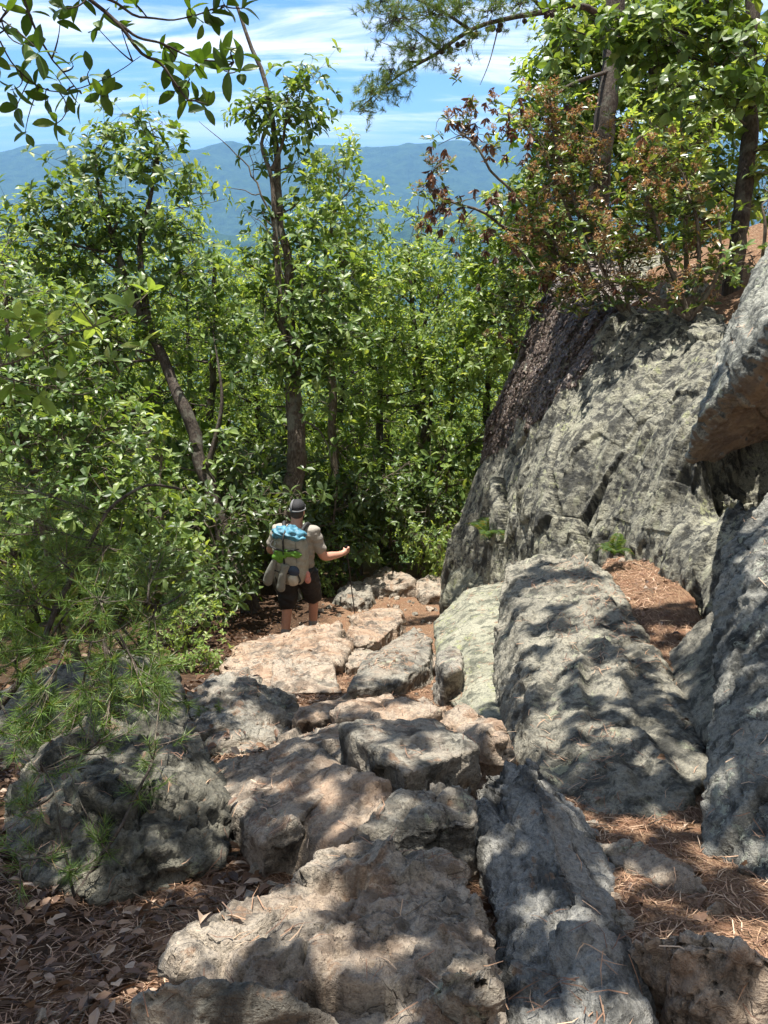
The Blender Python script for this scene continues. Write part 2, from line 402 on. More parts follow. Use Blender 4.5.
# --- foreground
rock('rock_slab', 'wide pitted grey-brown slab speckled with sun flecks, bottom middle of the trail', 'rock slab', 'rock_tan',
     top=[(180, 955, .14), (206, 925, .15), (262, 888, .17), (345, 849, .18), (440, 850, .18), (470, 890, .17), (488, 945, .16), (496, 1000, .14), (488, 1050, .14), (330, 1070, .13), (222, 1015, .12)],
     skirt=.02, vox=.007, seed=1, lay=.006, layf=7, big=.03, crack=.036, fine=.015)
rock('rock', 'dark grey rounded rock cut off by the bottom edge, before the wide pitted slab', 'rock', 'rock_grey',
     top=[(140, 992, .24), (165, 982, .26), (235, 980, .27), (290, 1000, .25), (335, 1022, .2), (340, 1060, .12), (230, 1090, .1), (130, 1050, .16)], skirt=.05, vox=.008, seed=2, big=.03, crack=.015)
rock('rock_spur', 'blue-grey wedge rock with a sharp crest, running down to the bottom edge', 'rock spur', 'rock_spur',
     pts=[(527, 757, 2.72), (482, 772, 2.88), (479, 815, 2.75), (549, 840, 2.26), (590, 925, 1.80), (608, 1000, 1.50), (624, 1070, 1.34), (492, 1070, 1.48), (484, 900, 2.12), (492, 985, 1.72),
          (562, 800, 2.80), (612, 878, 2.28), (632, 985, 1.76), (640, 1090, 1.45), (535, 800, 3.2), (475, 830, 3.0), (560, 1010, 2.3), (630, 900, 2.6), (490, 960, 2.2), (600, 850, 2.9)],
     vox=.008, seed=3, fol=(.9, .2, -.35), lay=.016, layf=11, big=.04, crack=.036, fine=.014)
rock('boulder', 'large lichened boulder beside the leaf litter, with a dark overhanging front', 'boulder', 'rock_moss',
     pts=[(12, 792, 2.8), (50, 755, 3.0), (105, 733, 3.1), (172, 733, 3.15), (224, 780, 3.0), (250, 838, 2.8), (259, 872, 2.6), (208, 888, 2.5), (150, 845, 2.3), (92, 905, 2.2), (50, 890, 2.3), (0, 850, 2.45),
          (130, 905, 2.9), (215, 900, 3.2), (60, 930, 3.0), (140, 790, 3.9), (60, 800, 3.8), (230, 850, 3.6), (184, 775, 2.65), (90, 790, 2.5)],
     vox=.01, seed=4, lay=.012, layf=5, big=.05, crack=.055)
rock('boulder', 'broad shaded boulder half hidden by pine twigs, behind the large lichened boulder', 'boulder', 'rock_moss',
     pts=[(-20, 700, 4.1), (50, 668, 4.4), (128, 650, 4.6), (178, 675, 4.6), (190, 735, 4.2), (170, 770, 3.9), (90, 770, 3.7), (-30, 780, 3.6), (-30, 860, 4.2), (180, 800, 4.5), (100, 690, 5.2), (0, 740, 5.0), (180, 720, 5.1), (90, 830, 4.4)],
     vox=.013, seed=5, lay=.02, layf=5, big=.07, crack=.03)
rock('boulder', 'angular rough boulder with a dark broken right end, left of the steps', 'boulder', 'rock_grey',
     pts=[(184, 692, 4.55), (210, 678, 4.85), (252, 674, 4.95), (291, 698, 4.7), (296, 735, 4.3), (264, 755, 3.85), (203, 755, 3.85), (188, 725, 4.15), (240, 703, 4.3), (200, 790, 4.3), (280, 780, 4.5), (230, 740, 5.3), (285, 735, 5.2)],
     vox=.013, seed=6, big=.055, crack=.045, lay=.02, fol=(1, .2, .4), layf=6)
rock('rock_slab', 'long tan slab sloping down to the left, its left half sunlit, beside the lichened boulder', 'rock slab', 'rock_tan',
     top=[(203, 764, .14), (250, 750, .22), (300, 738, .28), (342, 762, .24), (338, 785, .22), (292, 822, .18), (262, 846, .12), (240, 838, .06), (220, 800, .08)], skirt=.03, vox=.01, seed=7, lay=.015, big=.04, crack=.02)
rock('rock', 'rounded orange-tan rock in the middle of the steps, worn smooth', 'rock', 'rock_tan2',
     top=[(284, 795, .18), (318, 775, .24), (348, 764, .28), (384, 783, .26), (378, 812, .22), (352, 838, .18), (322, 846, .12), (284, 845, .08), (272, 822, .1)], skirt=.07, vox=.01, seed=8, big=.05, crack=.02)
rock('rock_slab', 'blocky step slab with a pale dappled top and a sharp dark left face', 'rock slab', 'rock_grey',
     top=[(341, 726, .36), (362, 718, .38), (432, 722, .36), (462, 733, .34), (478, 748, .32), (440, 758, .31), (406, 774, .30), (370, 748, .33)], skirt=.0, vox=.01, seed=9, lay=.010, layf=7, big=.02, crack=.018, fol=(-.2, .2, 1))
rock('rock', 'tilted wedge of banded rock with a pale sunlit edge, right of the blocky step slab', 'rock', 'rock_tan',
     pts=[(386, 783, 3.7), (412, 768, 3.85), (458, 744, 4.0), (468, 740, 4.1), (494, 766, 3.95), (462, 783, 3.6), (400, 792, 3.55), (392, 815, 3.8), (470, 815, 3.8), (492, 790, 4.1), (450, 800, 4.3)],
     vox=.009, seed=10, lay=.028, layf=14, fol=(.5, .2, 1), big=.02, crack=.012)
rock('rock', 'low dappled rock just above the wide pitted slab', 'rock', 'rock_grey',
     top=[(352, 838, .22), (368, 812, .26), (398, 790, .28), (470, 784, .26), (476, 822, .22), (452, 842, .16), (405, 848, .14), (362, 862, .14)], skirt=.05, vox=.009, seed=11, big=.045, crack=.03, lay=.02)
rock('rock_slab', 'thin pale slab with a dark front edge, lying across the trail below the flat block', 'rock slab', 'rock_tan2',
     top=[(292, 712, .14), (330, 700, .18), (392, 694, .18), (398, 706, .15), (368, 716, .13), (300, 722, .12)], skirt=.01, vox=.011, seed=12, big=.02, crack=.02)
rock('rock_slab', 'pale broken slab wedged left of the blocky step slab', 'rock slab', 'rock_tan',
     top=[(268, 744, .16), (310, 728, .20), (338, 726, .22), (346, 755, .22), (330, 772, .14), (292, 764, .12)], skirt=.03, vox=.011, seed=13, big=.03, crack=.03, lay=.01)
rock('rock_slab', 'low pinkish slab covered in needles behind the blocky step slab', 'rock slab', 'rock_tan2',
     top=[(330, 714, .22), (350, 703, .26), (432, 700, .26), (442, 712, .24), (400, 722, .22), (342, 724, .2)], skirt=.02, vox=.011, seed=14, big=.03, crack=.03)
rock('rock', 'small pinkish stone in the gap at the foot of the long ribbed rock', 'rock', 'rock_tan2',
     top=[(444, 718, .26), (462, 708, .3), (498, 716, .3), (508, 738, .26), (486, 748, .2), (450, 736, .2)], skirt=.03, vox=.011, seed=15, big=.03, crack=.03)
rock('boulder', 'big rounded sunlit boulder just below the hiker, orange-tan', 'boulder', 'rock_tan2',
     pts=[(221, 668, 6.4), (234, 645, 6.9), (266, 632, 7.3), (312, 622, 7.5), (340, 624, 7.4), (352, 645, 6.95), (340, 664, 6.35), (300, 664, 6.2), (268, 692, 5.65), (226, 686, 5.85), (250, 720, 6.2), (340, 690, 6.6), (290, 645, 8.2), (350, 660, 7.3), (250, 665, 7.6), (300, 642, 6.75)],
     vox=.018, seed=16, big=.06, crack=.035)
rock('rock', 'flat-faced square block, pale and sunlit, leaning on the big rounded boulder', 'rock', 'rock_tan',
     pts=[(271, 660, 6.05), (331, 662, 6.05), (342, 692, 5.6), (275, 694, 5.6), (274, 720, 5.9), (338, 720, 5.9), (300, 672, 6.7), (335, 690, 6.4)], vox=.014, seed=17, big=.025, crack=.025)
rock('rock_slab', 'smooth grey slab tilted up the bank, in the middle of the sunlit needle bed', 'rock slab', 'rock_grey',
     top=[(348, 690, .08), (368, 656, .16), (414, 627, .30), (432, 640, .28), (430, 660, .18), (400, 682, .1)], skirt=.04, vox=.014, seed=18, big=.03, crack=.02)
rock('rock', 'low orange rock with a jagged shaded front, right of the big rounded boulder', 'rock', 'rock_tan2',
     top=[(346, 632, .22), (366, 612, .30), (398, 602, .32), (402, 620, .26), (380, 640, .2), (356, 646, .16)], skirt=.03, vox=.016, seed=19, big=.04, crack=.05)
rock('rock', 'small flat chip of rock at the right end of the big rounded boulder', 'rock', 'rock_tan',
     top=[(342, 658, .10), (358, 648, .12), (374, 652, .12), (366, 664, .08), (348, 668, .07)], skirt=.02, vox=.012, seed=20, big=.015, crack=.02)
rock('rock', 'small upright pale stone on the needle bed below the tilted grey slab', 'rock', 'rock_tan',
     top=[(422, 658, .10), (432, 652, .12), (438, 660, .12), (432, 668, .09)], skirt=.02, vox=.01, seed=21, big=.012, crack=.01)
rock('rock_slab', 'smooth slab streaked yellow-green with lichen, leaning on the long ribbed rock', 'rock slab', 'rock_green',
     pts=[(434, 622, 7.4), (466, 590, 7.9), (503, 582, 7.9), (514, 722, 4.5), (487, 724, 4.45), (450, 702, 5.1), (435, 655, 6.5), (446, 690, 6.2), (450, 740, 5.8), (520, 740, 5.5), (470, 620, 8.6), (510, 600, 8.4), (470, 655, 6.0)],
     vox=.014, seed=22, big=.04, crack=.008, lay=.008, fol=(.8, .3, .2), layf=7)
rock('rock', 'short grey rock stub in front of the lichen-streaked slab', 'rock', 'rock_grey',
     top=[(438, 655, .32), (450, 645, .36), (462, 650, .36), (460, 668, .28), (444, 674, .24)], skirt=.02, vox=.012, seed=23, big=.02, crack=.02)
rock('boulder', 'pale weathered boulder under the small fern at the foot of the cliff', 'boulder', 'rock_green',
     pts=[(442, 588, 9.8), (460, 550, 9.9), (484, 526, 10.0), (508, 543, 9.5), (514, 588, 8.6), (478, 600, 8.6), (446, 604, 9.2), (450, 650, 9.6), (500, 640, 9.6), (500, 600, 10.4)], vox=.02, seed=24, big=.06, crack=.05)
rock('rock', 'brown stone shelf above the pale weathered boulder', 'rock', 'rock_brown',
     pts=[(482, 545, 9.4), (496, 536, 9.5), (506, 542, 9.4), (502, 556, 9.2), (486, 558, 9.2), (495, 560, 9.8)], vox=.012, seed=25, big=.02, crack=.02)
rock('rock', 'farthest pale rock at the bend of the trail, right of the hiker', 'rock', 'rock_tan',
     top=[(366, 578, .2), (384, 566, .32), (408, 574, .3), (414, 584, .2), (396, 590, .14), (370, 588, .14)], skirt=.05, vox=.025, seed=26, big=.05, crack=.05)
rock('rock', 'dim grey rock in tree shade between the hiker and the bend', 'rock', 'rock_grey',
     top=[(336, 596, .12), (348, 582, .2), (366, 580, .22), (374, 594, .16), (356, 606, .1)], skirt=.04, vox=.022, seed=27, big=.05, crack=.05)
rock('rock', 'squat sunlit rock at the bend, touching the pale weathered boulder', 'rock', 'rock_tan',
     top=[(412, 584, .18), (428, 574, .26), (448, 578, .26), (446, 594, .16), (424, 596, .12)], skirt=.04, vox=.022, seed=28, big=.05, crack=.05)
rock('boulder', 'long ribbed grey rock ridge, the biggest rock below the cliff, needles on its far side', 'boulder', 'rock_rib',
     pts=[(508, 566, 6.45), (540, 556, 6.45), (585, 558, 6.2), (606, 572, 5.95), (499, 620, 5.8), (495, 665, 5.15), (505, 738, 4.1), (542, 792, 3.15), (600, 826, 2.76), (672, 820, 2.78), (708, 772, 3.05), (704, 735, 3.4), (670, 690, 3.95), (614, 612, 5.15),
          (556, 640, 4.95), (592, 690, 4.05), (636, 752, 3.22), (520, 600, 7.2), (500, 760, 4.8), (540, 850, 3.9), (620, 880, 3.4), (720, 840, 3.4), (700, 720, 4.6), (640, 620, 6.4)],
     vox=.011, seed=29, big=.04, crack=.016, lay=.055, layf=4.6, fol=(.85, .12, .45), fine=.014, rnd=2)
rock('boulder', 'tall pale-grey rock wall closing the right edge, mottled with lichen', 'boulder', 'rock_wall',
     pts=[(722, 548, 3.9), (768, 492, 4.0), (830, 470, 4.0), (712, 650, 3.35), (716, 720, 2.95), (706, 852, 2.42), (735, 884, 2.22), (785, 905, 2.05), (900, 900, 1.9), (900, 480, 3.4), (760, 600, 3.15), (790, 720, 2.55), (750, 960, 2.5), (900, 1000, 2.3), (1000, 600, 4.6), (760, 560, 4.8), (730, 800, 3.6)],
     vox=.010, seed=30, big=.06, crack=.02, lay=.012, layf=5, fol=(.8, -.4, .2), fine=.016)
rock('rock', 'grey rock flank between the needle ledge and the tall rock wall', 'rock', 'rock_rib',
     pts=[(665, 660, 4.5), (695, 632, 4.5), (722, 600, 4.3), (722, 700, 3.5), (712, 748, 3.1), (694, 735, 3.45), (676, 690, 4.0), (720, 790, 3.7), (660, 720, 4.6), (735, 640, 4.8)], vox=.012, seed=31, big=.05, crack=.01, lay=.01)
rock('rock', 'low mauve-brown rock half sunk in needles near the bottom right corner', 'rock', 'rock_tan2',
     top=[(634, 944, .14), (668, 934, .20), (740, 948, .20), (800, 960, .18), (800, 1000, .12), (720, 1004, .10), (656, 992, .06)], skirt=.03, vox=.008, seed=32, big=.03, crack=.03, lay=.012)
rock('rock', 'thin flat stone half buried in needles, right of the blue-grey wedge', 'rock', 'rock_tan',
     top=[(600, 846, .04), (628, 838, .07), (690, 872, .06), (708, 892, .03), (660, 884, .03), (616, 862, .03)], skirt=.03, vox=.008, seed=33, big=.02, crack=.02)
rock('rock', 'small knobbly rock touching the lower right corner of the wide pitted slab', 'rock', 'rock_grey',
     top=[(440, 975, .20), (462, 965, .22), (492, 985, .20), (498, 1012, .14), (466, 1026, .12), (444, 1005, .14)], skirt=.02, vox=.007, seed=34, big=.025, crack=.03)
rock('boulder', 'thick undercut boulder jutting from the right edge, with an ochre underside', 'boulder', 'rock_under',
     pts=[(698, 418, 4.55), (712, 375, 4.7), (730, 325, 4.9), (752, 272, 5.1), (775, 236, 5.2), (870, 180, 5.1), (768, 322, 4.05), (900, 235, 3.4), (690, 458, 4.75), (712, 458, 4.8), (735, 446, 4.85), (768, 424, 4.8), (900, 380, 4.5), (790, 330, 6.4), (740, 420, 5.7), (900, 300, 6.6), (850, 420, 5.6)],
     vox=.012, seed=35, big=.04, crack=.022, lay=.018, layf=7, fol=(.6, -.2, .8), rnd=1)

# --- the cliff: a sheet lofted through control points, closed at the back
CP = [  # each column: from the hill behind, over the brow, down to the foot
    [(640, 245, 11.6), (575, 272, 10.0), (549, 290, 9.5), (521, 360, 9.55), (493, 430, 9.7), (473, 500, 9.9), (453, 560, 10.2), (440, 640, 10.3)],
    [(680, 255, 10.8), (610, 285, 9.3), (582, 305, 8.7), (560, 362, 8.5), (540, 430, 8.4), (521, 500, 8.4), (505, 560, 8.6), (500, 650, 8.5)],
    [(720, 265, 10.0), (650, 300, 8.6), (622, 322, 7.9), (607, 370, 7.55), (590, 430, 7.3), (574, 500, 7.2), (560, 560, 7.2), (556, 650, 7.1)],
    [(770, 275, 9.4), (700, 308, 8.0), (672, 332, 7.2), (660, 380, 6.75), (650, 430, 6.5), (640, 490, 6.4), (628, 545, 6.4), (618, 640, 6.7)],
    [(830, 285, 9.0), (755, 312, 7.4), (722, 336, 6.5), (712, 385, 6.15), (705, 430, 5.85), (692, 478, 5.8), (676, 562, 5.75), (668, 660, 6.1)],
    [(900, 300, 8.4), (830, 320, 7.0), (800, 350, 6.2), (790, 400, 6.1), (785, 440, 6.0), (775, 490, 5.5), (735, 575, 5.2), (722, 680, 5.4)],
    [(1000, 310, 8.0), (930, 330, 6.4), (910, 360, 5.8), (900, 410, 5.7), (890, 450, 5.5), (880, 500, 4.8), (850, 570, 4.2), (830, 700, 4.0)]]
CW = np.array([[P(*p) for p in col] for col in CP])
nu, nv = 520, 420
def cr(a, s):  # catmull along axis 0
    k = len(a); i = np.clip(s.astype(int), 0, k-2); f = (s-i)[:, None, None]
    p0 = a[np.maximum(i-1, 0)]; p1 = a[i]; p2 = a[i+1]; p3 = a[np.minimum(i+2, k-1)]
    return .5*(2*p1+(p2-p0)*f+(2*p0-5*p1+4*p2-p3)*f*f+(-p0+3*p1-3*p2+p3)*f**3)
S1 = cr(CW, np.linspace(0, 6, nu)); S2 = cr(S1.transpose(1, 0, 2), np.linspace(0, 7, nv)).transpose(1, 0, 2)
def grid_normals(S):
    nn = np.cross(np.gradient(S, axis=0), np.gradient(S, axis=1)); nn /= np.linalg.norm(nn, axis=2)[..., None]+1e-12
    return nn
nn = grid_normals(S2)
if nn[:, :, 0].mean() > 0: nn = -nn
co = S2.reshape(-1, 3); no = nn.reshape(-1, 3)
def cliff_shape(co):
    ax = A(-.35, -.35, -.87); al = (co@ax)[:, None]*ax; pc = co-al*.88        # squeeze along the fall line: ribs run down the face
    d = .12*fbm(co*.75+3, 2)+.06*fbm(pc*2.6, 3)
    rb = 1-2*np.abs(fbm(pc*4.2+11, 3)); d += .050*rb*np.clip(.7+fbm(co*1.5+70, 2)*1.5, .1, 1.3)
    rb = 1-2*np.abs(fbm(pc*11+31, 3)); d += .022*rb
    w = (pc@A(.8, -.6, 0))*3.4+1.2*fbm(co*.9, 3); fr = w-np.floor(w)
    d += .055*np.where(fr < .75, fr/.75, (1-fr)/.25)*np.clip(.6+1.2*fbm(co*1.1+40, 2), .1, 1.3)
    d += .014*fbm(pc*14, 4)+.006*fbm(co*24, 3)
    for sc_, am in ((.9, .11), (2.6, .022), (8, .005)):
        d1, d2, cv, pl = worley(co*A(1, 1, .6)*sc_+5); d += am*(.5*cv+1.3*pl)
        if sc_ < 1: d -= .04*np.exp(-((d2-d1)/.012)**2)*np.clip(fbm(co*1.3+8, 2)*4+.2, 0, 1)
    return d
co = co+no*cliff_shape(co)[:, None]
S = co.reshape(nu, nv, 3)
# two long joints in the rock
def joint(a, b, depth, wid, n_=None):
    global S
    pa, pb = P(*a), P(*b); ab = pb-pa
    q = S.reshape(-1, 3)-pa; t = np.clip(q@ab/(ab@ab), 0, 1); dd = np.linalg.norm(q-t[:, None]*ab, axis=1)
    dd = dd+.05*fbm(S.reshape(-1, 3)*4, 3)
    S = (S.reshape(-1, 3)-no*(depth*np.exp(-(dd/wid)**2)*np.sin(np.clip(t, .02, .98)*math.pi)**.4)[:, None]).reshape(nu, nv, 3)
joint((638, 552, 6.3), (718, 503, 5.8), .40, .045); joint((540, 474, 8.0), (592, 460, 7.3), .28, .04); joint((560, 400, 8.0), (640, 345, 7.4), .18, .03); joint((700, 490, 5.7), (840, 465, 5.9), 1.1, .27)
back = S.copy(); back += A(1.0, .8, -.5)*1.1
VV = np.concatenate([S.reshape(-1, 3), back.reshape(-1, 3)]); n0 = nu*nv
i = (np.arange(nu-1)[:, None]*nv+np.arange(nv-1)[None]).ravel()
q1 = np.stack([i, i+1, i+nv+1, i+nv], 1); q2 = q1[:, ::-1]+n0
def rim(idx): a = idx[:-1]; b = idx[1:]; return np.stack([a, b, b+n0, a+n0], 1)
rims = [rim(np.arange(nv)), rim(np.arange(nv)[::-1]+(nu-1)*nv), rim((np.arange(nu)*nv)[::-1]), rim(np.arange(nu)*nv+nv-1)]
cb = A(CW[3, 6, 0], CW[3, 6, 1], 0); cb[2] = gz(cb[0], cb[1])
me = mesh_np('cliff', VV-cb, [np.concatenate([q1, q2]+rims)], True)
bm = bmesh.new(); bm.from_mesh(me); bmesh.ops.recalc_face_normals(bm, faces=bm.faces); bm.to_mesh(me); bm.free()
cliff = link('cliff', me, M['rock_cliff'], loc=cb)
tag(cliff, 'tall streaked grey cliff face rising on the right of the trail, under the laurel bushes', 'cliff')
CLIFF_S = S; CLIFF_N = nn
# ---------------------------------------------------------------- the needle-covered ledge behind the long ribbed rock
M['ground'] = bpy.data.materials['ground_litter']
o = rock('ground_ledge', None, None, 'ground', pts=[(602, 570, 6.25), (611, 612, 5.35), (666, 692, 4.12), (698, 742, 3.6), (714, 742, 3.5), (726, 700, 3.95), (708, 640, 4.7), (694, 598, 5.35), (650, 560, 6.2), (608, 552, 6.9),
     (660, 720, 5.2), (700, 780, 4.4), (640, 640, 6.8)], vox=.02, seed=40, big=.05, crack=0, fine=.01)
tag(o, kind='structure')
# ================================================================ foliage
class Leaves:
    def __init__(s): s.V = []; s.T = []; s.Q = []; s.n = 0
    def add(s, B, d, nrm, L, Wd, lod=1, droop=.15, fold=.18):
        B = np.asarray(B, float); k = len(B)
        if k == 0: return
        d = d/(np.linalg.norm(d, axis=1)[:, None]+1e-9)
        side = np.cross(d, nrm); side /= np.linalg.norm(side, axis=1)[:, None]+1e-9
        nr = np.cross(side, d)
        L = np.broadcast_to(L, (k,))[:, None]; Wd = np.broadcast_to(Wd, (k,))[:, None]
        def pt(t, w, h): return B+d*L*t+side*Wd*w+nr*(L*h)
        if lod == 2:
            ts = ((.12, .2), (.3, .42), (.52, .5), (.74, .42), (.9, .22)); wv = .05*np.sin(np.arange(k)*7.)[:, None]
            vs = [pt(0, 0, 0)]+[pt(t_, sg*w_, fold*w_*.8-droop*t_*t_+wv*sg*(t_-.3)) for t_, w_ in ts for sg in (1, -1)]+[pt(t_, 0, -droop*t_*t_) for t_, w_ in ts]+[pt(1, 0, -droop)]
            T = [(0, 11, 1), (0, 2, 11), (9, 15, 16), (15, 10, 16)]; Q = []
            for q_ in range(4): a_, b_ = 1+2*q_, 3+2*q_; Q += [(a_, 11+q_, 12+q_, b_), (11+q_, a_+1, b_+1, 12+q_)]
        elif lod == 0:
            vs = [pt(0, 0, 0), pt(.45, .5, fold*.4), pt(1, 0, -droop), pt(.45, -.5, fold*.4)]
            T = [(0, 1, 2), (0, 2, 3)]; Q = []
        else:
            vs = [pt(0, 0, 0), pt(.3, .36, fold*.35), pt(.3, -.36, fold*.35), pt(.68, .5, fold*.4-droop*.4), pt(.68, -.5, fold*.4-droop*.4), pt(1, 0, -droop), pt(.35, 0, -.0), pt(.7, 0, -droop*.35)]
            T = [(0, 6, 1), (0, 2, 6), (3, 7, 5), (7, 4, 5)]; Q = [(1, 6, 7, 3), (6, 2, 4, 7)]
        m = len(vs); V = np.stack(vs, 1).reshape(-1, 3)
        b = (np.arange(k)*m+s.n)[:, None]
        for t in T: s.T.append(b+np.array(t)[None])
        for t in Q: s.Q.append(b+np.array(t)[None])
        s.V.append(V); s.n += k*m
    def rosettes(s, tips, dirs, m=6, L=.11, asp=.42, lod=1, spread=1.25, up=.5, droop=.2, r=rs, lvar=.75):
        K = len(tips); m = int(m)
        tips = np.repeat(tips, m, 0); D = np.repeat(dirs, m, 0); D = D/(np.linalg.norm(D, axis=1)[:, None]+1e-9)
        az = (np.tile(np.arange(m), K)/m+np.repeat(r.rand(K), m))*2*math.pi+r.randn(K*m)*.25
        ref = np.where(np.abs(D[:, 2:3]) < .9, A(0, 0, 1)[None], A(1, 0, 0)[None])
        u = np.cross(D, ref); u /= np.linalg.norm(u, axis=1)[:, None]; v = np.cross(D, u)
        th = spread+r.randn(K*m)*.3
        d = D*np.cos(th)[:, None]+(u*np.cos(az)[:, None]+v*np.sin(az)[:, None])*np.sin(th)[:, None]
        nrm = D*.6+A(0, 0, up)+r.randn(K*m, 3)*.35
        LL = L*(1-lvar/2+lvar*r.rand(K*m))
        s.add(tips-D*(r.rand(K*m, 1)*L*.35), d, nrm, LL, LL*asp*(.85+.3*r.rand(K*m)), lod, droop)
    def mesh(s, name):
        return mesh_np(name, np.concatenate(s.V), ([np.concatenate(s.T)] if s.T else [])+([np.concatenate(s.Q)] if s.Q else []), False)
def needles(lv, B, d, L=.06, w=.0016, n=28, r=rs, spread=.75):
    """tufts of needles: flat slivers leaving the twig end"""
    K = len(B); B = np.repeat(B, n, 0)-np.repeat(d, n, 0)*(r.rand(K*n, 1)*L*1.1); D = np.repeat(d, n, 0)
    dd = D*(.9)+r.randn(K*n, 3)*spread*.75; dd /= np.linalg.norm(dd, axis=1)[:, None]
    side = np.cross(dd, r.randn(K*n, 3)); side /= np.linalg.norm(side, axis=1)[:, None]+1e-9
    LL = (L*(.7+.5*r.rand(K*n)))[:, None]
    V = np.stack([B+side*w*.5, B-side*w*.5, B+dd*LL+A(0, 0, -.1)*LL], 1).reshape(-1, 3)
    lv.T.append(np.arange(K*n*3).reshape(-1, 3)+lv.n); lv.V.append(V); lv.n += K*n*3

GREEN = [(0, (.045, .09, .02)), (.35, (.09, .16, .035)), (.7, (.16, .25, .06)), (1, (.28, .36, .11))]
L_oak = leaf_mat('oak_leaf', GREEN)
L_light = leaf_mat('light_leaf', [(0, (.11, .19, .045)), (.5, (.20, .30, .075)), (1, (.36, .44, .15))], trans=.55)
L_dark = leaf_mat('dark_leaf', [(0, (.04, .07, .018)), (.5, (.065, .11, .026)), (1, (.12, .17, .045))], trans=.35, rough=.4, gloss=.5)
L_over = leaf_mat('branch_leaf', [(0, (.045, .10, .015)), (.6, (.07, .14, .02)), (1, (.12, .20, .03))], trans=.42)
L_pine = leaf_mat('pine_needle', [(0, (.06, .12, .025)), (.5, (.13, .22, .05)), (.93, (.21, .30, .08)), (1, (.30, .17, .07))], trans=.3, rough=.45)
L_laurel = leaf_mat('laurel_leaf', [(0, (.045, .085, .02)), (.4, (.075, .13, .028)), (.7, (.15, .21, .05)), (.9, (.22, .24, .07)), (1, (.24, .15, .07))], trans=.3, rough=.32, gloss=.6)
L_brown = leaf_mat('withered_leaf', [(0, (.06, .03, .022)), (.5, (.12, .06, .04)), (1, (.2, .11, .065))], trans=.25, tint=(1.5, 1., .7))
L_seed = leaf_mat('seed_head', [(0, (.26, .14, .08)), (.5, (.38, .24, .14)), (1, (.42, .36, .17))], trans=.3, tint=(1.4, 1., .6))
L_dead = leaf_mat('dead_leaf', [(0, (.05, .028, .018)), (.4, (.13, .07, .04)), (.8, (.26, .16, .10)), (1, (.42, .32, .24))], trans=.12, tint=(1.2, 1., .7), rough=.6)
L_fern = leaf_mat('fern', [(0, (.05, .10, .025)), (.8, (.11, .18, .045)), (1, (.22, .16, .07))], trans=.5)
L_needle = leaf_mat('fallen_needle', [(0, (.09, .045, .028)), (.4, (.23, .125, .075)), (.8, (.40, .245, .15)), (1, (.58, .43, .30))], trans=.1, tint=(1.2, 1., .7), rough=.6)
B_oak = bark_mat('oak_bark', (.115, .092, .07), (.22, .19, .155), (.04, .03, .025), .35)
B_dark = bark_mat('dark_bark', (.07, .056, .045), (.13, .11, .09), (.025, .02, .018), .25)
B_twig = bark_mat('twig_bark', (.15, .12, .09), (.26, .22, .18), (.06, .045, .035), .2)

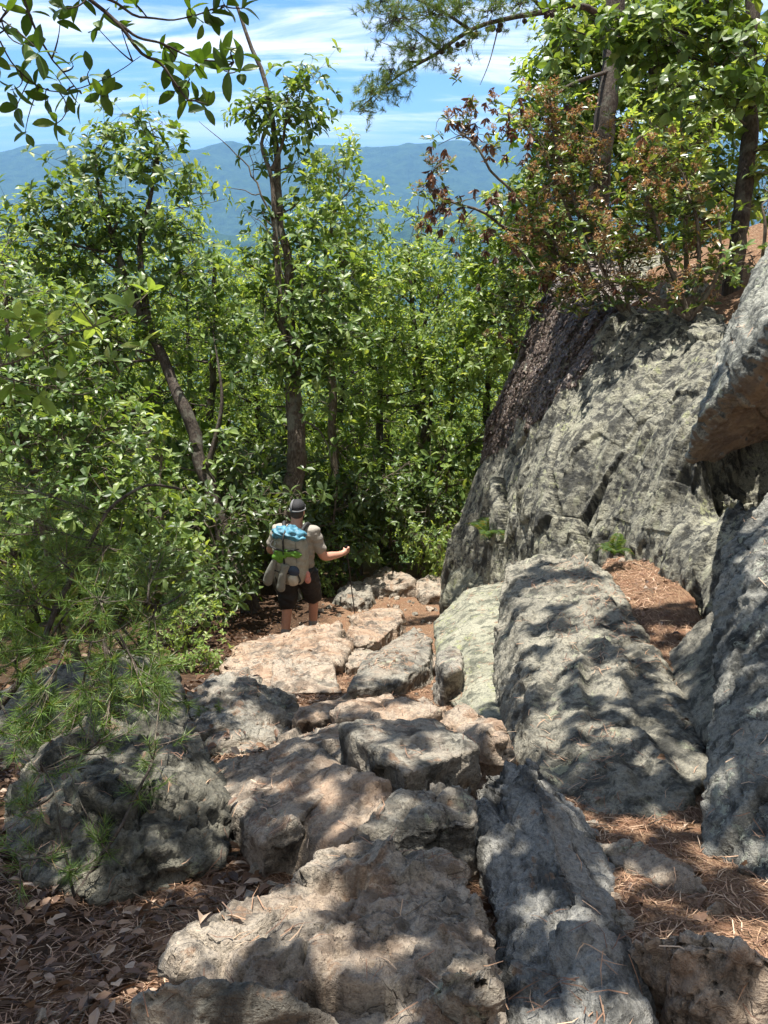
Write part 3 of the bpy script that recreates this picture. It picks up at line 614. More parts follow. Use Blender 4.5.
def tree(name, label, cat, trunk, rad, crowns, leafm, bark, L=.11, asp=.42, dens=42, ros=6, tips=3, lod=1, group=None, nseg=10, sides=9, spread=1.25, droop=.2, jit=.16, forks=(), bare=(), seed=0, shape=.8, parts=True, tr=.004):
    """trunk: world points base -> top; crowns: (centre, radius[, density factor]) in world units"""
    r = np.random.RandomState(seed+11)
    base = np.asarray(trunk[0], float).copy()
    tk = spline(trunk, 36); rr = np.interp(np.linspace(0, 1, 36), np.linspace(0, 1, len(rad)), rad)
    tk = tk+np.stack([noise(tk*2.1+seed), noise(tk*2.1+seed+9), np.zeros(36)], 1)*rr[:, None]*.9
    tb = Tubes(); lv = Leaves()
    tb.add(tk, rr, sides, .18)
    lines = [(tk, rr)]
    for f in forks:
        fp = spline(f[0], 24); fr = np.interp(np.linspace(0, 1, 24), [0, 1], f[1]); tb.add(fp, fr, max(5, sides-2), .12); lines.append((fp, fr))
    for f in bare:
        fp = spline(f[0], 14); fp = fp+np.stack([noise(fp*7), noise(fp*7+5), noise(fp*7+9)], 1)*.03; tb.add(fp, np.interp(np.linspace(0, 1, 14), [0, 1], f[1]), 5)
    allp = np.concatenate([l[0] for l in lines]); allr = np.concatenate([l[1] for l in lines])
    for cw in crowns:
        c = np.asarray(cw[0], float); R_ = cw[1]; dn = cw[2] if len(cw) > 2 else 1
        dd = np.linalg.norm(allp-c, axis=1)+np.maximum(0, allp[:, 2]-(c[2]-.25*R_))*2.5
        k = np.argmin(dd); a = allp[k]; r0 = max(min(allr[k]*.6, .012+.02*R_), .007)
        mid = a*.45+c*.55+A(0, 0, -.12*np.linalg.norm(c-a))+r.randn(3)*.08*R_
        lb = curve(a, mid, c+A(0, 0, .2*R_), 10); tb.add(lb, np.linspace(r0, tr*1.4, 10), 5)
        n = max(4, int(dens*R_*R_*dn/.5))
        u = r.randn(n, 3); u /= np.linalg.norm(u, axis=1)[:, None]
        pts = c+u*(R_*r.rand(n, 1)**(1/2.4))*A(1, 1, shape)
        for p in pts:
            j = min(9, int(3+6*r.rand())); s0 = lb[j]; v = p-s0
            e = curve(s0, s0+v*.5+r.randn(3)*.06*R_-A(0, 0, .05*R_), p, 5)
            tb.add(e, np.linspace(tr*1.3, tr*.6, 5), 3)
        T = np.repeat(pts, tips, 0); off = r.randn(len(T), 3)*jit; T2 = T+off
        dr = off/(np.linalg.norm(off, axis=1)[:, None]+1e-6)+A(0, 0, .9)+np.repeat(u, tips, 0)*.5
        if lod == 1 and jit > .05:
            for q in range(0, len(T), 1): tb.add(np.stack([T[q], T[q]*.5+T2[q]*.5-A(0, 0, .01), T2[q]]), [tr*.7, tr*.6, tr*.4], 3)
        lv.rosettes(T2, dr, ros, L, asp, lod, spread, droop=droop, r=r)
    t = thing(name, label, cat, base, group=group)
    me = tb.mesh('trunk'); at_base(me, base); link('trunk', me, bark, t)
    me = lv.mesh('crown'); at_base(me, base); link('crown', me, leafm, t)
    return t
def copy_tree(src, loc, rz, sc, label, group=None):
    o = src.copy(); C.objects.link(o); o.location = loc; o.rotation_euler = (0, 0, rz); o.scale = sc if isinstance(sc, tuple) else (sc, sc, sc)
    o['label'] = label
    if group: o['group'] = group
    elif 'group' in o: del o['group']
    for ch in src.children:
        c = ch.copy(); C.objects.link(c); c.parent = o
    return o
def PX(px, py, D, rpx, k=1.0): return (P(px, py, D), rpx*D/F, k)
def on_ground(px, py, D):
    p = P(px, py, D); p[2] = gz(p[0], p[1])-.08; return p

# --- the two oaks by the hiker
tree('oak_tree', 'leaning oak left of the hiker, its rough trunk tilting up to the left', 'tree',
     [on_ground(256, 610, 10.6), P(248, 575, 10.6), P(226, 545, 10.7), P(205, 480, 10.8), P(184, 415, 10.9), P(168, 375, 11), P(135, 300, 11.2), P(108, 225, 11.4), P(95, 160, 11.5)], [.135, .12, .105, .098, .092, .082, .065, .04, .02],
     [PX(95, 165, 11.4, 38), PX(112, 130, 11.5, 28, .8), PX(150, 128, 11.4, 30, .8), PX(160, 165, 11.3, 40), PX(62, 208, 11.2, 42), PX(30, 235, 11.0, 38, .8), PX(125, 215, 11.3, 44, 1.), PX(85, 250, 11.4, 44, 1.), PX(170, 225, 11.3, 34, .8),
      PX(140, 280, 11.2, 46, 1.), PX(60, 300, 11.0, 50), PX(195, 270, 11.2, 36, .8), PX(215, 325, 11.4, 36, .8), PX(105, 340, 11.0, 46), PX(155, 330, 10.8, 30, .7), PX(240, 355, 11.2, 26, .6), PX(45, 355, 10.6, 46)],
     L_oak, B_dark, L=.145, seed=1, dens=31, forks=[([P(150, 335, 11.1), P(140, 250, 11.2), P(152, 190, 11.3), P(158, 140, 11.4)], (.06, .012)), ([P(205, 475, 10.8), P(215, 440, 10.8), P(222, 400, 10.8), P(216, 350, 10.9)], (.05, .012))])
tree('oak_tree', 'straight oak directly behind the hiker, with one long bare leader above its crown', 'tree',
     [on_ground(290, 600, 11.2), P(290, 560, 11.2), P(292, 500, 11.2), P(296, 450, 11.2), P(298, 395, 11.2), P(287, 330, 11.2), P(286, 270, 11.2), P(280, 200, 11.2), P(272, 125, 11.2), P(262, 75, 11.2), P(240, 15, 11.2), P(230, -12, 11.2)],
     [.18, .165, .15, .14, .12, .09, .07, .055, .042, .034, .024, .014],
     [PX(268, 100, 11.2, 14, 1.4), PX(300, 88, 11.1, 22, 1.6), PX(290, 120, 11.1, 25, 1.6), PX(312, 105, 11.2, 14, 1.5), PX(255, 118, 11.1, 20, 1.4), PX(262, 145, 11.1, 15, .8), PX(310, 300, 11.0, 38, 1.2), PX(330, 330, 10.9, 35), PX(345, 290, 10.9, 28), PX(300, 355, 10.8, 35),
      PX(265, 345, 10.8, 28), PX(330, 375, 10.8, 30), PX(255, 300, 11.0, 26, .8), PX(275, 255, 11.1, 22, .9), PX(310, 250, 11.1, 28, .9), PX(262, 215, 11.2, 17, .8), PX(300, 205, 11.1, 18, .8), PX(296, 165, 11.1, 15, .8), PX(245, 265, 11.1, 20, .8)],
     L_oak, B_oak, L=.14, seed=2, dens=36,
     forks=[([P(298, 400, 11.2), P(282, 320, 11.1), P(276, 240, 11.1), P(272, 180, 11.1), P(262, 140, 11.1), P(285, 100, 11.1)], (.06, .015)), ([P(272, 170, 11.1), P(283, 140, 11.1), P(288, 95, 11.1)], (.035, .01))],
     bare=[([P(276, 235, 11.1), P(256, 180, 11), P(232, 150, 11), P(198, 120, 11)], (.018, .003)), ([P(262, 195, 11), P(240, 190, 11), P(222, 185, 11)], (.01, .002)), ([P(256, 180, 11), P(250, 150, 11), P(248, 140, 11)], (.008, .002)), ([P(286, 280, 11.1), P(270, 235, 11), P(250, 215, 11)], (.014, .003)), ([P(300, 420, 11), P(320, 430, 10.8), P(335, 470, 10.7)], (.02, .004))])
tree('oak_tree', 'slim young oak with an airy crown against the ridge, right of the straight oak', 'tree',
     [on_ground(335, 520, 13.0), P(332, 420, 13), P(328, 330, 13), P(326, 260, 13), P(340, 190, 13)], [.08, .07, .06, .04, .012],
     [PX(335, 165, 13, 26, 1.1), PX(350, 150, 13, 16), PX(315, 180, 13, 22, .8), PX(355, 190, 13, 26, .9), PX(330, 215, 13, 34), PX(370, 225, 13, 24, .8), PX(305, 230, 12.8, 26, .8), PX(350, 262, 13, 36), PX(320, 290, 13, 30), PX(375, 290, 13, 32), PX(345, 330, 12.8, 40)],
     L_light, B_twig, L=.13, seed=3, dens=32)
tree('oak_tree', 'slender several-stemmed young tree with pale leaves between the straight oak and the cliff', 'tree',
     [on_ground(425, 520, 14), P(424, 470, 14), P(420, 400, 14), P(415, 320, 14), P(408, 250, 14)], [.085, .08, .07, .05, .015],
     [PX(405, 245, 14, 26), PX(425, 275, 14, 34), PX(395, 290, 14, 34), PX(450, 290, 14, 30), PX(460, 330, 13.6, 40, 1.1), PX(400, 345, 13.6, 40), PX(435, 370, 13.4, 36), PX(470, 380, 13.2, 34), PX(380, 400, 13.2, 34), PX(440, 420, 13, 26, .8)],
     L_light, B_dark, L=.12, seed=4, dens=32, forks=[([P(424, 480, 14), P(430, 420, 14), P(434, 340, 14), P(440, 280, 14)], (.06, .012)), ([P(428, 500, 13.8), P(448, 440, 13.6), P(455, 380, 13.5), P(468, 330, 13.5)], (.05, .012))])
tree('sapling', 'bright bushy sapling at the left edge, in front of the leaning oak', 'sapling',
     [on_ground(60, 560, 8.0), P(40, 520, 8.0), P(20, 430, 8.0), P(10, 340, 8), P(5, 280, 8)], [.05, .045, .035, .025, .01],
     [PX(10, 300, 8, 45), PX(50, 330, 8, 42, .8), PX(15, 370, 7.8, 48), PX(70, 390, 7.8, 50), PX(20, 440, 7.6, 50), PX(90, 450, 7.6, 52), PX(125, 425, 8, 38, .8), PX(45, 500, 7.4, 52), PX(120, 500, 7.6, 52), PX(-20, 400, 7.6, 40)],
     L_oak, B_twig, L=.105, seed=5, dens=48)
tree('sapling', 'leafy sapling below the leaning oak trunk, flecked with sun', 'sapling',
     [on_ground(170, 600, 8.8), P(168, 560, 8.8), P(160, 490, 8.8), P(165, 430, 8.8)], [.035, .03, .02, .01],
     [PX(140, 450, 8.8, 36, .8), PX(130, 490, 8.6, 40), PX(160, 500, 8.7, 28, .8), PX(145, 535, 8.4, 44), PX(185, 550, 8.4, 28), PX(110, 560, 8.2, 50), PX(175, 590, 8.0, 36), PX(195, 610, 7.8, 26, .8), PX(60, 570, 8.0, 50)],
     L_light, B_twig, L=.105, seed=6, dens=40)
# --- forest on the slope below
def forest_tree(seed, h, cr, lm, L):
    r = np.random.RandomState(seed); cs = []
    tr = [A(0, 0, -.3), A(.1*r.randn(), .1*r.randn(), h*.35), A(.25*r.randn(), .25*r.randn(), h*.7), A(.3*r.randn(), .3*r.randn(), h*.95)]
    for k in range(15):
        t = .25+.75*k/14; a = k*2.4+r.rand(); ro = cr*(1.02-.75*max(0, t-.45)/.55)*(.45+.45*r.rand())
        cs.append((A(math.cos(a)*ro, math.sin(a)*ro, h*t), cr*(.36+.12*r.rand()), 1))
    return tree('broadleaf_tree', 'x', 'tree', tr, [.13, .11, .08, .02], cs, lm, B_dark, L=L, dens=9.5, ros=5, tips=4, lod=0, jit=.20, seed=seed, sides=7, tr=.008)
T_ = [forest_tree(21, 9.0, 2.2, L_light, .13), forest_tree(22, 8.0, 2.0, L_light, .12), forest_tree(23, 9.5, 2.0, L_light, .12), forest_tree(24, 7.5, 2.1, L_oak, .15)]
GRP = 'broadleaf trees on the slope below the trail'
LBL = 'broadleaf tree of the dense green wood filling the slope below the trail bend'
used = [False]*4
spots = []
r = np.random.RandomState(77)
for (yy, n_, x0, x1) in ((13.5, 7, -8.5, 2.4), (16, 8, -10, 4.0), (18.5, 8, -12, 6), (22, 9, -14, 7.5), (27, 9, -17, 9), (33, 10, -20, 12)):
    for k in range(n_):
        x = x0+(x1-x0)*(k+.5)/n_+r.uniform(-.6, .6); spots.append((x, yy+r.uniform(-1, 1)))
for i, (x, y) in enumerate(spots):
    z = gz(x, y)-.15; k = r.randint(4)
    # crown tops follow the wood's real skyline: a little under eye level near by, lower further down the slope
    topz = -.9-.045*(y-13)+r.uniform(-.7, .6)
    if x > -.6 and y < 20: topz -= .5
    if x < -4: topz += .3
    s = np.clip((topz-z)/9.4, .45, 1.5)
    sx_ = np.clip(s, .75, 1.15)
    if not used[k]:
        o = T_[k]; used[k] = True; o.location = (x, y, z); o.rotation_euler[2] = r.uniform(0, 6); o.scale = (sx_, sx_, s); o['label'] = LBL; o['group'] = GRP
    else: copy_tree(T_[k], (x, y, z), r.uniform(0, 6), (sx_, sx_, s), LBL, GRP)
# wood beyond, one mass
lv = Leaves(); n_ = 52000; xx = r.uniform(-1, 1, n_); yy = 30+(r.rand(n_)**1.5)*190; xx = xx*(14+yy*.75)
zz_ = ground0(xx, yy)+7*np.clip(.6+.75*fbm(np.stack([xx*.16, yy*.16, yy*0], 1), 3), .15, 1.3)-r.rand(n_)**2*4
pts = np.stack([xx, yy, zz_], 1)
lv.rosettes(pts, r.randn(n_, 3)*.4+A(0, 0, 1), 4, .30, .5, 0, 1.2, r=r)
lv.V = [v for v in lv.V]
tag(link('forest', lv.mesh('forest'), L_light), 'distant wood covering the lower slope', 'wood', kind='stuff')
# --- understory shrubs
def shrub(seed, L, lm, name='shrub', cr=.8, dens=34):
    r = np.random.RandomState(seed); cs = []
    for k in range(8):
        a = k*2.4; cs.append((A(math.cos(a)*cr*.6*r.rand()**.5*1.2, math.sin(a)*cr*.6, cr*(.35+1.1*r.rand())), cr*(.36+.14*r.rand()), 1))
    return tree(name, 'x', 'shrub', [A(0, 0, -.1), A(.03, 0, cr*.4), A(.05, .05, cr*.9), A(0, .1, cr*1.3)], [.025, .02, .015, .006], cs, lm, B_twig, L=L, dens=dens, ros=6, tips=3, lod=1, jit=.12, seed=seed, sides=5)
S_ = [shrub(31, .11, L_dark), shrub(32, .10, L_dark), shrub(33, .10, L_oak), shrub(34, .09, L_light)]
SL = [(214, 575, 9.8, 0, 1.1, 'dark glossy shrub between the two oak trunks, low on the left'), (236, 540, 10.9, 1, 1.35, 'tall dark shrub between the leaning oak and the hiker'),
      (262, 520, 12.2, 0, 1.4, 'dark shrub just left of the straight oak trunk, behind the hiker'), (330, 540, 12.2, 1, 1.4, 'dark shrub right of the straight oak trunk, above the outstretched hand'),
      (360, 530, 12.8, 2, 1.3, 'mid-green shrub behind the shaded rocks right of the hiker'), (392, 530, 13.2, 0, 1.3, 'dark shrub at the trail bend under the twin-stemmed tree'),
      (420, 540, 12.6, 1, 1.0, 'low dark shrub beside the farthest pale rock'), (452, 500, 13.6, 2, 1.5, 'mid-green shrub just past the far edge of the cliff'), (440, 545, 11.9, 3, .7, 'small bright shrub where the trail disappears past the cliff'),
      (310, 560, 11.6, 3, .7, 'small pale-leaved shrub at the foot of the straight oak'), (195, 520, 11.6, 2, 1.5, 'shrub filling the gap behind the leaning oak trunk'), (120, 480, 12, 2, 1.8, 'broad shrub behind the sapling at the left'),
      (30, 470, 11, 3, 1.8, 'broad bright shrub behind the left-edge sapling'), (185, 640, 6.6, 3, .45, 'small bright shrub beside the path, left of the big rounded boulder'), (300, 470, 13.5, 3, 1.8, 'bright shrub showing behind the straight oak trunk'), (150, 600, 7.6, 0, .8, 'dark shrub above the broad shaded boulder')]
su = set()
for (px, py, D, k, s, lab) in SL:
    p = P(px, py, D); top = p[2]+.75*s; z = gz(p[0], p[1])-.05; hs = np.clip((top-z)/1.3, .7*s, 2.6*s)
    if k not in su: su.add(k); o = S_[k]; o.location = (p[0], p[1], z); o.rotation_euler[2] = px; o.scale = (s, s, hs); o['label'] = lab
    else: o = copy_tree(S_[k], (p[0], p[1], z), px*.7, (s, s, hs), lab)
# --- right-hand hillside
tree('maple_tree', 'slim grey trunk at the top right above the cliff, with broad green leaves', 'tree',
     [on_ground(741, 262, 7.6), P(742, 235, 7.6), P(746, 170, 7.6), P(747, 90, 7.6), P(751, 0, 7.6), P(754, -60, 7.6)], [.095, .085, .078, .072, .065, .05],
     [PX(715, 40, 7.4, 42, .8), PX(690, 90, 7.5, 40, .8), PX(770, 60, 7.2, 46), PX(660, 50, 7.6, 36, .8), PX(730, 110, 7.3, 30, .6), PX(775, 140, 7.4, 36, .8), PX(640, 20, 7.7, 36), PX(700, 5, 7.5, 45), PX(600, 35, 7.9, 26, .8), PX(560, 30, 8, 20, .6), PX(720, 190, 7.7, 22, .6), PX(768, 200, 7.5, 26, .8)],
     L_oak, B_dark, L=.12, asp=.7, seed=7, dens=40, droop=.3)
tree('broadleaf_tree', 'pale-leaved tree behind the pine trunk, filling the top right corner with light', 'tree',
     [on_ground(660, 200, 12), P(660, 150, 12), P(655, 80, 12), P(650, 0, 12), P(640, -60, 12)], [.09, .08, .07, .06, .04],
     [PX(640, 40, 12, 45, 1.1), PX(690, 60, 12, 45, 1.1), PX(600, 20, 12, 42), PX(735, 40, 12, 45), PX(560, 45, 12, 30, .7), PX(670, 110, 12, 45), PX(720, 130, 12, 45), PX(620, 100, 12, 38, .9), PX(755, 100, 12, 38), PX(575, 85, 12, 28, .6), PX(640, 160, 12, 44), PX(700, 180, 12, 44), PX(745, 185, 12, 30), PX(600, 150, 12, 36), PX(580, 200, 12, 40), PX(640, 215, 12, 40), PX(700, 225, 12, 36), PX(560, 130, 12, 34, .8), PX(545, 250, 12, 34), PX(600, 260, 11.5, 34), PX(575, 40, 12, 34, 1.1), PX(545, 80, 12, 28, 1.), PX(530, 120, 12, 26, .9), PX(560, 170, 12, 36, 1.1), PX(525, 190, 12, 32, 1.1), PX(610, 60, 12, 38, 1.1), PX(680, 0, 12, 40), PX(630, -10, 12, 40), PX(590, 120, 12, 34)],
     L_light, B_dark, L=.15, seed=8, dens=50)
tree('broadleaf_tree', 'sunlit tree below the cliff edge, its crown showing under the laurel branches', 'tree',
     [on_ground(520, 420, 13), P(515, 360, 13), P(505, 290, 13), P(500, 240, 13)], [.08, .07, .05, .015],
     [PX(500, 240, 13, 34, .9), PX(470, 265, 13, 34), PX(520, 280, 12.4, 34), PX(490, 310, 12.6, 40, 1.2), PX(500, 350, 12.2, 34), PX(465, 235, 13, 20, .7), PX(540, 240, 12.6, 34)], L_light, B_dark, L=.13, seed=9, dens=44)
tree('sapling', 'young broadleaf sapling with bright leaves between the pine trunk and the slim grey trunk', 'sapling',
     [on_ground(690, 270, 8.6), P(688, 220, 8.6), P(684, 150, 8.6), P(680, 90, 8.6)], [.03, .026, .018, .008],
     [PX(680, 100, 8.6, 30), PX(655, 130, 8.6, 28), PX(705, 140, 8.6, 30), PX(675, 170, 8.6, 30), PX(715, 190, 8.5, 26, .8), PX(650, 190, 8.7, 24, .8), PX(725, 225, 8.4, 22, .8), PX(700, 235, 8.4, 22, .8)], L_light, B_twig, L=.10, seed=10, dens=50)
tree('sapling', 'low leafy sapling on the red bank at the right edge, above the undercut boulder', 'sapling',
     [on_ground(765, 262, 6.8), P(765, 235, 6.8), P(762, 205, 6.8)], [.02, .016, .008], [PX(768, 205, 6.8, 20, .8), PX(748, 262, 6.8, 12, .7), PX(780, 180, 6.9, 26)], L_oak, B_twig, L=.08, seed=12, dens=50)
# pine with the long drooping limb
t = thing('pine_tree', 'pine at the top right with a long cone-laden limb reaching left across the sky', 'tree', on_ground(600, 240, 10), 0)
tb = Tubes(); base = np.array(t.location)
tb.add(spline([base, P(602, 150, 10), P(612, 60, 10), P(617, -30, 10), P(620, -80, 10)], 30), np.linspace(.15, .10, 30), 10, .15)
limbs = [([P(614, 25, 10), P(580, 5, 9.6), P(545, 12, 9.2), P(510, 18, 8.9), P(470, 30, 8.7), P(430, 58, 8.5), P(410, 62, 8.5)], .045), ([P(545, 12, 9.2), P(520, -15, 9), P(490, -40, 9)], .025),
         ([P(470, 30, 8.7), P(440, 10, 8.5), P(405, -5, 8.4), P(375, -15, 8.4)], .02), ([P(430, 58, 8.5), P(400, 75, 8.4), P(375, 95, 8.4), P(360, 108, 8.4)], .014), ([P(440, 50, 8.6), P(415, 30, 8.4), P(395, 20, 8.4)], .012), ([P(614, 70, 10), P(570, 85, 9.4), P(540, 110, 9)], .03), ([P(500, 20, 8.9), P(490, 60, 8.6), P(480, 85, 8.5)], .010)]
for l, r0 in limbs: tb.add(spline(l, 16), np.linspace(r0, r0*.3, 16), 6, .1)
me = tb.mesh('trunk'); at_base(me, base); link('trunk', me, B_dark, t)
lv = Leaves(); tw = Tubes(); r = np.random.RandomState(5)
spots_ = []
for (px, py, D, rp, n_) in ((375, 92, 8.4, 16, 20), (362, 108, 8.4, 9, 8), (392, 72, 8.4, 18, 24), (410, 50, 8.4, 20, 26), (395, 18, 8.4, 24, 34), (430, 14, 8.5, 26, 38), (460, 8, 8.6, 24, 30), (440, 45, 8.5, 16, 16), (490, 12, 8.8, 22, 24), (520, 2, 9, 18, 16), (382, -5, 8.4, 20, 18), (470, 42, 8.6, 12, 8), (545, 100, 9, 14, 8)):
    c = P(px, py, D); q = c+r.randn(n_, 3)*rp*D/F*.6*A(1, 1, .8); spots_.append(q)
    for w in q: tw.add(np.stack([c+r.randn(3)*.03, (c+w)/2-A(0, 0, .02), w]), [.006, .004, .0025], 3)
q = np.concatenate(spots_); d = r.randn(len(q), 3)*.5+A(-.3, 0, .25); d /= np.linalg.norm(d, axis=1)[:, None]
q = np.repeat(q, 2, 0)+r.randn(len(q)*2, 3)*.07; d = np.repeat(d, 2, 0)
needles(lv, q, d, .085, .0046, 46, r); me = lv.mesh('crown'); at_base(me, base); link('crown', me, L_pine, t)
me = tw.mesh('twigs'); at_base(me, base); link('twigs', me, B_dark, t)['kind'] = 'stuff'
CONE = simple_mat('cone', (.07, .05, .04), .8, .4, 200, .8)
bm = bmesh.new(); bmesh.ops.create_icosphere(bm, subdivisions=3, radius=.028)
for v in bm.verts: v.co.z *= 1.35; v.co *= 1+.22*math.sin(v.co.z*420)*math.cos(math.atan2(v.co.y, v.co.x)*6)
cme = bpy.data.meshes.new('cone'); bm.to_mesh(cme); bm.free(); cme.materials.append(CONE)
for k in range(18):
    px = r.uniform(430, 556); py = np.interp(px, [425, 470, 510, 545, 580], [60, 31, 19, 13, 6])+r.uniform(2, 8); p = P(px, py, np.interp(px, [430, 545], [8.5, 9.2]))-base
    o = link('cone', cme, None, t, tuple(p)); o.rotation_euler = (r.rand()*3, r.rand()*3, 0)
# --- mountain laurels over the brow of the cliff
def laurel(label, stems, clumps, seed, brown=.25, seedp=.35):
    r = np.random.RandomState(seed); base = np.array(stems[0][0], float)
    t = thing('laurel_bush', label, 'bush', base); tb = Tubes(); lv = Leaves(); bl = Leaves(); sd = Leaves(); sp = []
    for s in stems:
        c = spline(s, 20); c = c+np.stack([noise(c*3+seed), noise(c*3+seed+4), noise(c*3+8)], 1)*.09*np.linspace(0, 1, 20)[:, None]
        tb.add(c, np.linspace(.026, .009, 20), 6, .1); sp.append(c)
    allp = np.concatenate(sp)
    for (c, R_, k) in clumps:
        n_ = max(5, int(74*R_*R_*k/.5)); u = r.randn(n_, 3); u /= np.linalg.norm(u, axis=1)[:, None]; q = c+u*R_*r.rand(n_, 1)**.42*A(1, 1, .75)
        for w in q:
            a = allp[np.argmin(np.linalg.norm(allp-w, axis=1)+r.rand(len(allp))*.25)]
            tb.add(curve(a, (a+w)/2+r.randn(3)*.06, w, 5), np.linspace(.006, .003, 5), 3)
        tt = np.repeat(q, 2, 0)+r.randn(2*n_, 3)*.07; m = r.rand(2*n_)
        up = np.tile(A(0, 0, 1.), (2*n_, 1))+r.randn(2*n_, 3)*.35
        g = m > brown
        lv.rosettes(tt[g], up[g], 7, .085, .36, 1, 1.2, r=r, droop=.15)
        if (~g).any(): bl.rosettes(tt[~g], -up[~g], 8, .085, .30, 1, .55, r=r, droop=.3)
        h = g & (r.rand(2*n_) < seedp)
        if h.any():
            hp = np.repeat(tt[h]+A(0, 0, .055), 24, 0); hp = hp+r.randn(len(hp), 3)*.03
            sd.rosettes(hp, r.randn(len(hp), 3)+A(0, 0, 1), 3, .028, .5, 0, .9, r=r)
    me = tb.mesh('stem'); at_base(me, base); link('stem', me, B_twig, t)
    me = lv.mesh('foliage'); at_base(me, base); link('foliage', me, L_laurel, t)
    if bl.V: me = bl.mesh('withered_leaves'); at_base(me, base); link('withered_leaves', me, L_brown, t)
    if sd.V: me = sd.mesh('seed_heads'); at_base(me, base); link('seed_heads', me, L_seed, t)['kind'] = 'stuff'
laurel('laurel bush with drooping reddish-brown withered leaves, reaching left over the valley', [[P(600, 300, 8.6), P(560, 250, 8.4), P(520, 200, 8.3), P(480, 160, 8.2), P(455, 120, 8.2)], [P(600, 300, 8.6), P(550, 260, 8.4), P(500, 225, 8.3), P(450, 200, 8.2), P(425, 180, 8.2)], [P(600, 300, 8.6), P(570, 220, 8.4), P(545, 160, 8.3), P(520, 110, 8.2)]],
       [PX(455, 125, 8.2, 24, 1.0), PX(480, 105, 8.3, 22, .9), PX(440, 160, 8.2, 18, .9), PX(480, 150, 8.2, 20, .6), PX(450, 200, 8.2, 24, .9), PX(428, 185, 8.2, 14), PX(500, 200, 8.2, 26, .8), PX(515, 140, 8.2, 26, .8), PX(470, 240, 8.3, 22, .7), PX(430, 225, 8.3, 18, .6), PX(520, 235, 8.2, 28, .9)], 61, .50, .35)
laurel('laurel bush topped with orange seed heads, in the middle of the brow of the cliff', [[P(630, 320, 8.0), P(600, 260, 7.9), P(570, 190, 7.8), P(555, 120, 7.8)], [P(630, 320, 8.0), P(620, 250, 7.9), P(600, 180, 7.8), P(590, 130, 7.8)], [P(630, 320, 8), P(590, 280, 7.9), P(550, 250, 7.9)]],
       [PX(545, 100, 7.9, 24, .9), PX(560, 140, 7.8, 34), PX(595, 150, 7.8, 34), PX(550, 185, 7.8, 36), PX(595, 200, 7.8, 38), PX(560, 230, 7.8, 36), PX(610, 240, 7.8, 34), PX(550, 270, 7.9, 28), PX(590, 285, 7.8, 26, .8)], 62, .10, .40)
laurel('laurel bush with grey twisted stems over the upper cliff near the slim trunk', [[P(690, 320, 7.2), P(670, 260, 7.2), P(650, 200, 7.2), P(640, 150, 7.2)], [P(690, 320, 7.2), P(700, 250, 7.2), P(690, 190, 7.2)], [P(690, 320, 7.2), P(640, 290, 7.2), P(610, 280, 7.2)], [P(690, 320, 7.2), P(715, 280, 7.1), P(718, 220, 7.1)]],
       [PX(600, 235, 7.2, 32), PX(610, 290, 7.3, 26), PX(570, 300, 7.8, 24), PX(700, 285, 7.1, 24), PX(725, 275, 7.3, 20), PX(640, 160, 7.2, 34), PX(680, 160, 7.2, 34), PX(645, 210, 7.2, 36), PX(690, 205, 7.2, 34), PX(640, 255, 7.2, 34), PX(685, 255, 7.2, 32, .9), PX(640, 290, 7.2, 22, .7), PX(715, 240, 7.1, 20, .7), PX(665, 290, 7.1, 20, .6)], 63, .04, .22)
laurel('laurel bush with few seed heads growing out of the far end of the cliff', [[P(575, 310, 9.2), P(550, 290, 9.3), P(525, 265, 9.3), P(505, 240, 9.3)], [P(575, 310, 9.2), P(545, 310, 9.4), P(520, 300, 9.4)]],
       [PX(520, 265, 9.3, 26, .9), PX(500, 300, 9.4, 22, .8), PX(530, 305, 9.3, 24, .9), PX(510, 335, 9.5, 20, .8), PX(555, 285, 9.2, 22, .8)], 64, .1, .12)
# --- branch hanging into the top left corner, and the bright spray lower down
def spray(name, label, cat, lines, tips, lm, L, asp, m, seed, bark=B_dark, spread=1.1, jit=.03, base=None, dr=A(0, 0, .3)):
    r = np.random.RandomState(seed); base = lines[0][0][0] if base is None else base
    t = thing(name, label, cat, base); tb = Tubes(); lv = Leaves(); allp = []
    for l, r0 in lines: c = spline(l, 22); c = c+np.stack([noise(c*9+seed), noise(c*9+3), noise(c*9+6)], 1)*.015; tb.add(c, np.linspace(r0, r0*.35, 22), 6); allp.append(c)
    allp = np.concatenate(allp); ds = []; tips = np.array(tips)
    for w in tips:
        k = np.argmin(np.linalg.norm(allp-w, axis=1)); a = allp[k]; tb.add(curve(a, (a+w)/2+r.randn(3)*jit, w, 6), np.linspace(.004, .0018, 6), 4); ds.append((w-a)/(np.linalg.norm(w-a)+.02)+dr+r.randn(3)*.25)
    lv.rosettes(tips, np.array(ds), m, L, asp, 2, spread, r=r, droop=.22, lvar=.6)
    me = tb.mesh('branch'); at_base(me, base); link('branch', me, bark, t)
    me = lv.mesh('foliage'); at_base(me, base); link('foliage', me, lm, t)
D = 3.1
